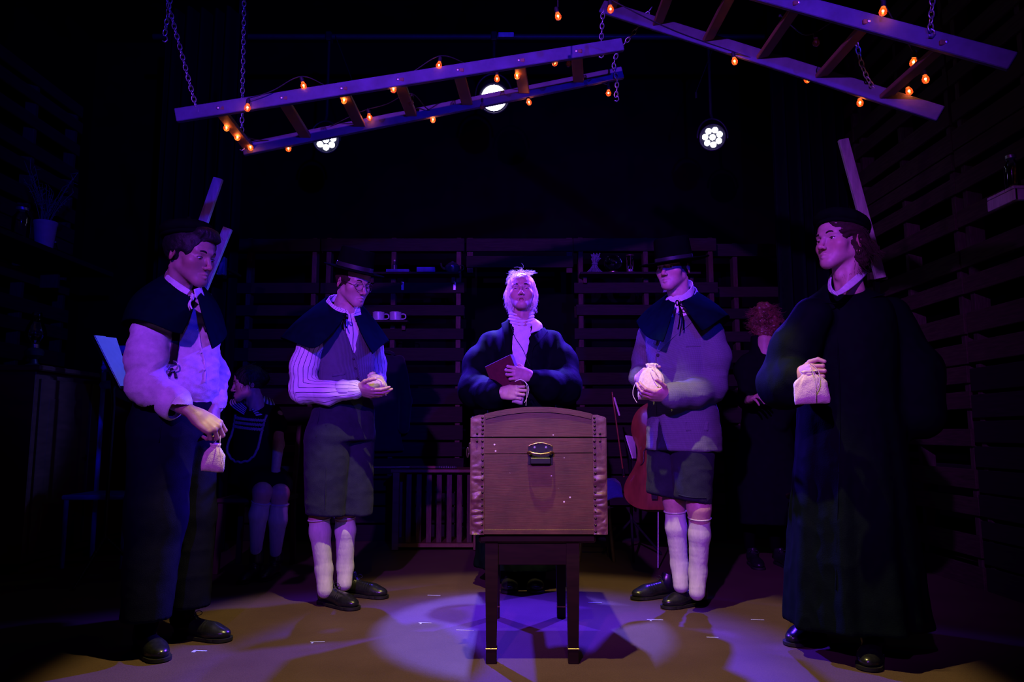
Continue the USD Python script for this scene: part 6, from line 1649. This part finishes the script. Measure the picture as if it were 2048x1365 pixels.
for zz in (-.12, .0, .12): part(t, 'back_slat', tube(spline([a + (-.20, .06, zz), a + (-.08, -.01, zz), a + (.10, -.01, zz), a + (.20, .06, zz)], 20), .030, 8), m_blue, True)
for sx in (-1, 1):
    part(t, 'back_post', tube([(a[0] + sx * .2, 5.26, .02), a + (sx * .2, .06, .16)], .016, 8), m_blue, True); part(t, 'leg', tube([(a[0] + sx * .19, 4.9, .01), (a[0] + sx * .19, 4.9, .45)], .015, 8), m_blue, True)
part(t, 'seat', box((a[0], 5.08, .455), (.42, .42, .03), bev=.008), m_blue, False)

# ---------------------------------------------------------------- left wall: cabinet, shelf and what stands on them
m_cab = mat('cabinet_wood', (.11, .05, .025), .5, .3, 3, bump=.2, bscale=40, stretch=(2, 2, 8))
t = thing('cabinet', 'tall brown panelled cabinet against the left wall', 'cabinet', (-3.3, 5.3, 0))
part(t, 'body', box((-3.30, 5.35, .66), (.56, 1.2, 1.20), bev=.006), m_cab, False)
part(t, 'top', box((-3.29, 5.35, 1.275), (.64, 1.28, .035), bev=.008), m_cab, False)
part(t, 'plinth', box((-3.31, 5.35, .03), (.52, 1.16, .06)), m_cab, False)
for k in range(2):
    d = part(t, 'door', box((-3.012, 5.06 + .585 * k, .66), (.022, .55, 1.10), bev=.004), m_cab, False)
    part(d, 'panel', box((-3.003, 5.06 + .585 * k, .66), (.012, .38, .86), bev=.006), m_cab, False)
    part(d, 'knob', lathe([(0, 0), (.006, 0), (.006, .012), (.013, .016), (.013, .024), (0, .028)], (-3.0, 5.06 + .585 * k + (.24 if k == 0 else -.24), .70), 12, (1, 0, 0)), m_brass, 40)
t = thing('shelf', 'long dark plank shelf high on the left wall holding a pot and jars', 'shelf', (-3.55, 5.1, 2.17))
part(t, 'plank', box((-3.54, 5.1, 2.165), (.48, 2.0, .04), bev=.004), m_pal, False)
for y in (4.3, 5.1, 5.9): part(t, 'bracket', box((-3.70, y, 2.08), (.14, .04, .13), bev=.004), m_pal2, False)
m_clay = mat('pale_pot', (.40, .28, .30), .7, .15, 20)
p0 = P(88, 490, 5.35); p0[2] = 2.186
t = thing('plant_pot', 'pale tapered pot with dried stems on the left shelf', 'potted plant', p0)
part(t, 'pot', lathe([(0, 0), (.056, 0), (.076, .19), (.080, .195), (.080, .215), (.068, .215), (.066, .17), (0, .165)], p0, 28), m_clay, 40)
part(t, 'soil', lathe([(0, .172), (.068, .172), (.068, .165), (0, .165)], p0, 20), C_BLACK, 40)
r = np.random.RandomState(5); ms = []
for k in range(26):
    d = np.array((r.uniform(-.35, .45), r.uniform(-.4, .4), 1)); L = r.uniform(.2, .46); e = p0 + (0, 0, .17) + d * L
    ms.append(tube(spline([p0 + (r.uniform(-.03, .03), r.uniform(-.03, .03), .165), p0 + (0, 0, .17) + d * L * .6 + (0, 0, .03), e], 10), .002, 5))
    for q in range(5): ms.append(tube([e - d * .03 * q, e - d * .03 * q + r.normal(0, .022, 3) + (0, 0, .012)], [.003, .001], 4))
part(t, 'stems', ms, mat('dry_stems', (.12, .10, .12), .8, .3, 30), True, kind='stuff')


def vessel(name, label, c, prof, mtl, extra=(), cat=None):
    t = thing(name, label, cat or name.split('_')[-1], c)
    part(t, 'body', lathe(prof, c, 28), mtl, 40)
    for nm, m, k in extra: part(t, nm, m, k, 40)
    return t


def glass_jar(name, label, c, r_, h, cat='jar'):
    c = np.array(c)
    vessel(name, label, c, [(0, 0), (r_, 0), (r_ * 1.02, .01), (r_ * 1.02, h * .72), (r_ * .7, h * .84), (r_ * .6, h * .95), (r_ * .66, h), (r_ * .55, h), (r_ * .5, h * .9), (r_ * .9, h * .7), (r_ * .92, .012), (0, .010)], glass('jar_glass', (.96, .97, 1)), [('lid', lathe([(0, h * .98), (r_ * .7, h * .98), (r_ * .7, h * 1.07), (0, h * 1.07)], c, 20), m_steel)], cat)


c = P(42, 452, 5.0); c[2] = 2.186; glass_jar('glass_jar', 'glass jar at the left end of the left shelf', c, .055, .20)
c = P(109, 490, 5.62); c[2] = 2.186; glass_jar('glass_bottle', 'small glass bottle right of the pot on the left shelf', c, .022, .13, 'bottle')
c = P(68, 712, 4.98); c[2] = 1.293; c[0] = max(c[0], -3.5)
t = thing('oil_lamp', 'unlit oil lamp with a round glass chimney on the tall cabinet', 'oil lamp', c)
part(t, 'base', lathe([(0, 0), (.07, 0), (.072, .012), (.03, .03), (.022, .06), (.055, .085), (.06, .11), (.045, .13), (.02, .14), (0, .14)], c, 28), m_case, 40)
part(t, 'burner', lathe([(.0, .135), (.028, .135), (.03, .16), (.02, .17), (0, .17)], c, 20), m_brass, 40)
part(t, 'chimney', lathe([(.028, .16), (.055, .20), (.062, .235), (.05, .28), (.03, .32), (.026, .37), (.028, .375), (.030, .37), (.034, .32), (.054, .28), (.066, .235), (.058, .20), (.031, .16)], c, 28), glass('jar_glass'), 50)
part(t, 'wick', box(c + (0, 0, .178), (.012, .003, .02)), m_pale, False)

# ---------------------------------------------------------------- right wall ledge
c = P(2027, 384, 3.62)
t = thing('crate', 'small pale crate ledge high on the right wall, under the glass bottle', 'crate', c + (.02, 0, -.06))
for k in range(3): part(t, 'slat', box(c + (.06, -.07 + .07 * k, -.008), (.26, .062, .014), bev=.002), m_pale, False)
part(t, 'side', box(c + (-.06, 0, -.045), (.016, .21, .055), bev=.002), m_pale, False); part(t, 'side', box(c + (.06, -.098, -.045), (.25, .014, .055), bev=.002), m_pale, False)
glass_jar('glass_bottle', 'tall clear glass bottle on the crate ledge at the right edge', c + (0, 0, 0), .034, .175, 'bottle')

# ---------------------------------------------------------------- back wall: what stands on the pallets
zs = P(800, 548, 6.12)[2]
for x0, x1, lab in ((-1.22, -.44, 'narrow shelf board in the left pallet of the back wall'), (.56, 1.55, 'narrow shelf board in the right pallet of the back wall')):
    t = thing('shelf', lab, 'shelf', ((x0 + x1) / 2, 6.11, zs)); part(t, 'plank', box(((x0 + x1) / 2, 6.11, zs - .01), (x1 - x0, .15, .018), bev=.002), m_pal, False)
    for x in (x0 + .05, x1 - .05): part(t, 'bracket', box((x, 6.165, zs - .045), (.03, .03, .05), bev=.002), m_pal2, False)
zm = P(770, 642, 6.1)[2]
t = thing('shelf', 'short shelf board under the two mugs', 'shelf', (-1.03, 6.11, zm)); part(t, 'plank', box((-1.03, 6.11, zm - .01), (.36, .14, .018), bev=.002), m_pal, False)
for x in (-1.17, -.9): part(t, 'bracket', box((x, 6.165, zm - .045), (.03, .03, .05), bev=.002), m_pal2, False)
m_mug = mat('enamel_mug', (.42, .36, .45), .3, .1, 20, spec=.5)
for x, lab in ((757, 'left of the two pale mugs on the back wall, beside the teal cape'), (791, 'right of the two pale mugs on the back wall')):
    c = P(x, 642, 6.1); c[2] = zm
    vessel('mug', lab, c, [(0, 0), (.044, 0), (.048, .006), (.048, .064), (.050, .068), (.045, .068), (.044, .01), (0, .008)], m_mug, [('handle', tube(spline([c + (.046, 0, .054), c + (.078, 0, .05), c + (.080, 0, .022), c + (.046, 0, .014)], 16), .0055, 8), m_mug), ('rim', tube([c + (.0485 * math.cos(q), .0485 * math.sin(q), .068) for q in np.linspace(0, 2 * math.pi, 29)[:-1]], .0022, 6, closed=True), m_mug)])


def lying_book(c, w, h, col, lab):
    t = thing('book', lab, 'book', c); c = np.array(c)
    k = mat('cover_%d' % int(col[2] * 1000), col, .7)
    for zz in (.003, h - .003): part(t, 'cover', box(c + (0, 0, zz), (w, .11, .005), bev=.001), k, False)
    part(t, 'pages', box(c + (0, .002, h / 2), (w - .012, .10, h - .012), bev=.001), mat('page_edges', (.55, .45, .32)), False); part(t, 'spine', box(c + (0, -.0545, h / 2), (w, .003, h), bev=.001), k, False)


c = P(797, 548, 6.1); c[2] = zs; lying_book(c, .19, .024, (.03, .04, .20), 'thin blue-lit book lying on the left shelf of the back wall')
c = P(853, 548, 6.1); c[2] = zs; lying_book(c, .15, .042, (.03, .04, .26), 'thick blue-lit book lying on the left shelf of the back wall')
c = P(789, 535, 6.14); c[2] = zs + .025
vessel('bottle', 'small dark bottle standing over the thin book on the back shelf', c, [(0, 0), (.02, 0), (.022, .05), (.009, .065), (.009, .085), (0, .085)], mat('dark_bottle', (.03, .02, .05), .2), [('stopper', lathe([(0, .083), (.007, .083), (.008, .098), (0, .1)], c, 12), m_pale)])
c = P(905, 548, 6.1); c[2] = zs
vessel('teapot', 'small dark teapot at the right end of the left back shelf', c, [(0, 0), (.04, 0), (.062, .03), (.060, .06), (.035, .085), (.012, .09), (.010, .10), (0, .102)], mat('dark_glaze', (.03, .025, .05), .2, spec=.6), [('spout', tube(spline([c + (-.055, 0, .035), c + (-.085, 0, .05), c + (-.098, 0, .085)], 10), [.012] * 4 + [.008] * 6, 8), m_case), ('handle', tube(spline([c + (.055, 0, .065), c + (.09, 0, .06), c + (.085, 0, .03), c + (.058, 0, .025)], 12), .005, 8), m_case)], 'teapot')
c = P(1190, 556, 6.1); c[2] = zs; c[0] = max(c[0], .62)
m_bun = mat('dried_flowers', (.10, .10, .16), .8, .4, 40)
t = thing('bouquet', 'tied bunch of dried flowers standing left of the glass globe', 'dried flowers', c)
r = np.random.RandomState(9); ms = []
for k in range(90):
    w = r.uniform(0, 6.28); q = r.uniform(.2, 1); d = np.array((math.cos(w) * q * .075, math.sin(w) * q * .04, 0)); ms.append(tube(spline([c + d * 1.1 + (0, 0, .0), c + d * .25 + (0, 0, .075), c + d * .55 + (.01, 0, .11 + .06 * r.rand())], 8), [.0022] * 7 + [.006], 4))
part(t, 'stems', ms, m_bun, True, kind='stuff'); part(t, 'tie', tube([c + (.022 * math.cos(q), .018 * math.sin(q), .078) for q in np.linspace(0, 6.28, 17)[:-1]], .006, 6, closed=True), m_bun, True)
c = P(1226, 533, 6.1); c[2] = zs + .082
t = thing('glass_globe', 'clear glass globe with bright glints on the back wall shelf', 'glass globe', c)
part(t, 'globe', trimesh.creation.icosphere(4, .074).apply_translation(c), usdkit.material(stage, '/World/Looks/globe_glass', {'p': ('principled_bsdf', {'base_color': (.75, .8, 1.0), 'roughness': .02, 'transmission_weight': 1.0, 'ior': 1.45})}, surface='p.BSDF'), True)
part(t, 'foot', lathe([(0, -.082), (.04, -.082), (.042, -.07), (.024, -.062), (.03, -.066), (0, -.068)], c, 20), m_brass, 40)
c = P(1261, 556, 6.1); c[2] = zs
t = thing('hourglass', 'small glass hourglass right of the glass globe', 'hourglass', c)
part(t, 'glass', lathe([(.022, .012), (.026, .035), (.018, .062), (.005, .078), (.018, .094), (.026, .12), (.022, .143)], c, 20), glass('jar_glass'), 60)
for zz in (.006, .149): part(t, 'cap', lathe([(0, zz - .006), (.034, zz - .006), (.034, zz + .006), (0, zz + .006)], c, 20), m_stool, 40)
for k in range(3): q = k * 2.094 + .5; part(t, 'post', tube([c + (.029 * math.cos(q), .029 * math.sin(q), .01), c + (.029 * math.cos(q), .029 * math.sin(q), .146)], .003, 6), m_stool, True)
part(t, 'sand', lathe([(0, .013), (.022, .013), (.02, .03), (0, .042)], c, 16), mat('pale_sand', (.5, .45, .5), .9), 40)
for x, lab in ((805, 'left of the two small blue-lit hooks under the back shelf'), (909, 'right of the two small blue-lit hooks under the back shelf')):
    c = P(x, 572, 6.17); t = thing('hook', lab, 'hook', c)
    part(t, 'plate', box(c + (0, .004, 0), (.022, .008, .07), bev=.002), mat('zinc', (.5, .5, .6), .4, .1, 50, metallic=.3), False)
    part(t, 'peg', tube(spline([c + (0, 0, .02), c + (0, -.03, .012), c + (0, -.04, .03)], 10), .004, 6), m_steel, True)
c = P(768, 705, 6.12)
t = thing('coat', 'dark coat hanging on the back wall behind the bespectacled man', 'coat', c)
F = Field((c[0] - .3, 5.9, c[2] - .85), (c[0] + .3, 6.2, c[2] + .05), .009)
F.tower([(c[2] - .80, .17, .035, 0, 0), (c[2] - .4, .15, .04, 0, 0), (c[2] - .1, .16, .045, 0, 0), (c[2] - .03, .09, .03, 0, 0)], ((c[0], 6.11), (1, 0), (0, -1)), fold=lambda th, zz: .07 * np.sin(7 * th + zz * 3))
for sx in (-1, 1): F.chain([(c[0] + sx * .13, 6.11, c[2] - .07), (c[0] + sx * .19, 6.09, c[2] - .4), (c[0] + sx * .18, 6.08, c[2] - .62)], [.045, .05, .045], k=.02)
part(t, 'cloth', F.mesh(1), cloth('coat_cloth', (.010, .009, .02), .9, sheen=.1), True)
part(t, 'peg', tube([c + (0, .05, .0), c + (0, -.03, .01)], .008, 8), m_stool, 40); part(t, 'collar', tube(spline([c + (-.08, -.01, -.02), c + (-.05, .02, .0), c + (.05, .02, 0), c + (.08, -.01, -.02)], 14), .014, 6), cloth('coat_cloth', (.010, .009, .02)), True)

# low slatted crate with a rod lying on it
zt = P(830, 938, 5.75)[2]; x0, x1 = P(790, 938, 5.75)[0], P(960, 938, 5.75)[0]
t = thing('slatted_crate', 'low slatted wooden crate on end at the back, left of the trunk', 'crate', ((x0 + x1) / 2, 5.85, 0))
part(t, 'top', box(((x0 + x1) / 2, 5.87, zt - .014), (x1 - x0 + .04, .40, .024), bev=.003), m_cab, False)
part(t, 'base', box(((x0 + x1) / 2, 5.87, .04), (x1 - x0, .36, .03), bev=.003), m_cab, False)
for x in (x0 + .02, x1 - .02):
    for y in (5.70, 6.03): part(t, 'post', box((x, y, zt / 2 - .01), (.05, .04, zt - .03), bev=.003), m_cab, False)
for k in range(7): part(t, 'slat', box((x0 + .11 + .076 * k, 5.74, zt / 2), (.038, .014, zt - .08), bev=.002), m_pal2, False)
a0, a1 = P(742, 935, 5.72), P(914, 934, 5.72); a0[2] = a1[2] = zt + .012
t = thing('rapier', 'slim metal rod with a wrapped brown grip lying across the low crate', 'rod', (a0 + a1) / 2)
part(t, 'blade', tube([a0, a0 * .55 + a1 * .45], [.005, .008], 8), m_steel, 40); part(t, 'grip', tube([a0 * .55 + a1 * .45, a0 * .25 + a1 * .75], .011, 10), mat('grip_leather', (.14, .05, .03), .5), 40)
part(t, 'sleeve', tube([a0 * .25 + a1 * .75, a1], [.009, .007], 10), m_iron, 40)
for k in range(8): q = a0 * (.2 - .025 * k) + a1 * (.8 + .025 * k); part(t, 'ring', tube([q + (0, .0085 * math.cos(w), .0085 * math.sin(w)) for w in np.linspace(0, 6.28, 11)[:-1]], .002, 5, closed=True), m_steel, True)
c = P(443, 533, 5.2)
t = thing('speaker', 'small dark blue box with two glints on the curtain edge behind the suspendered man', 'box', c)
part(t, 'case', box(c, (.06, .05, .13), bev=.006), mat('blue_case', (.03, .04, .20), .5), False); part(t, 'bracket', beam(c + (0, .02, 0), c + (-.02, .42, .02), .02, .02), m_iron, False)
for dx in (-.018, .02): part(t, 'screw', trimesh.creation.icosphere(1, .006).apply_translation(c + (dx, -.027, -.06)), m_steel, True)
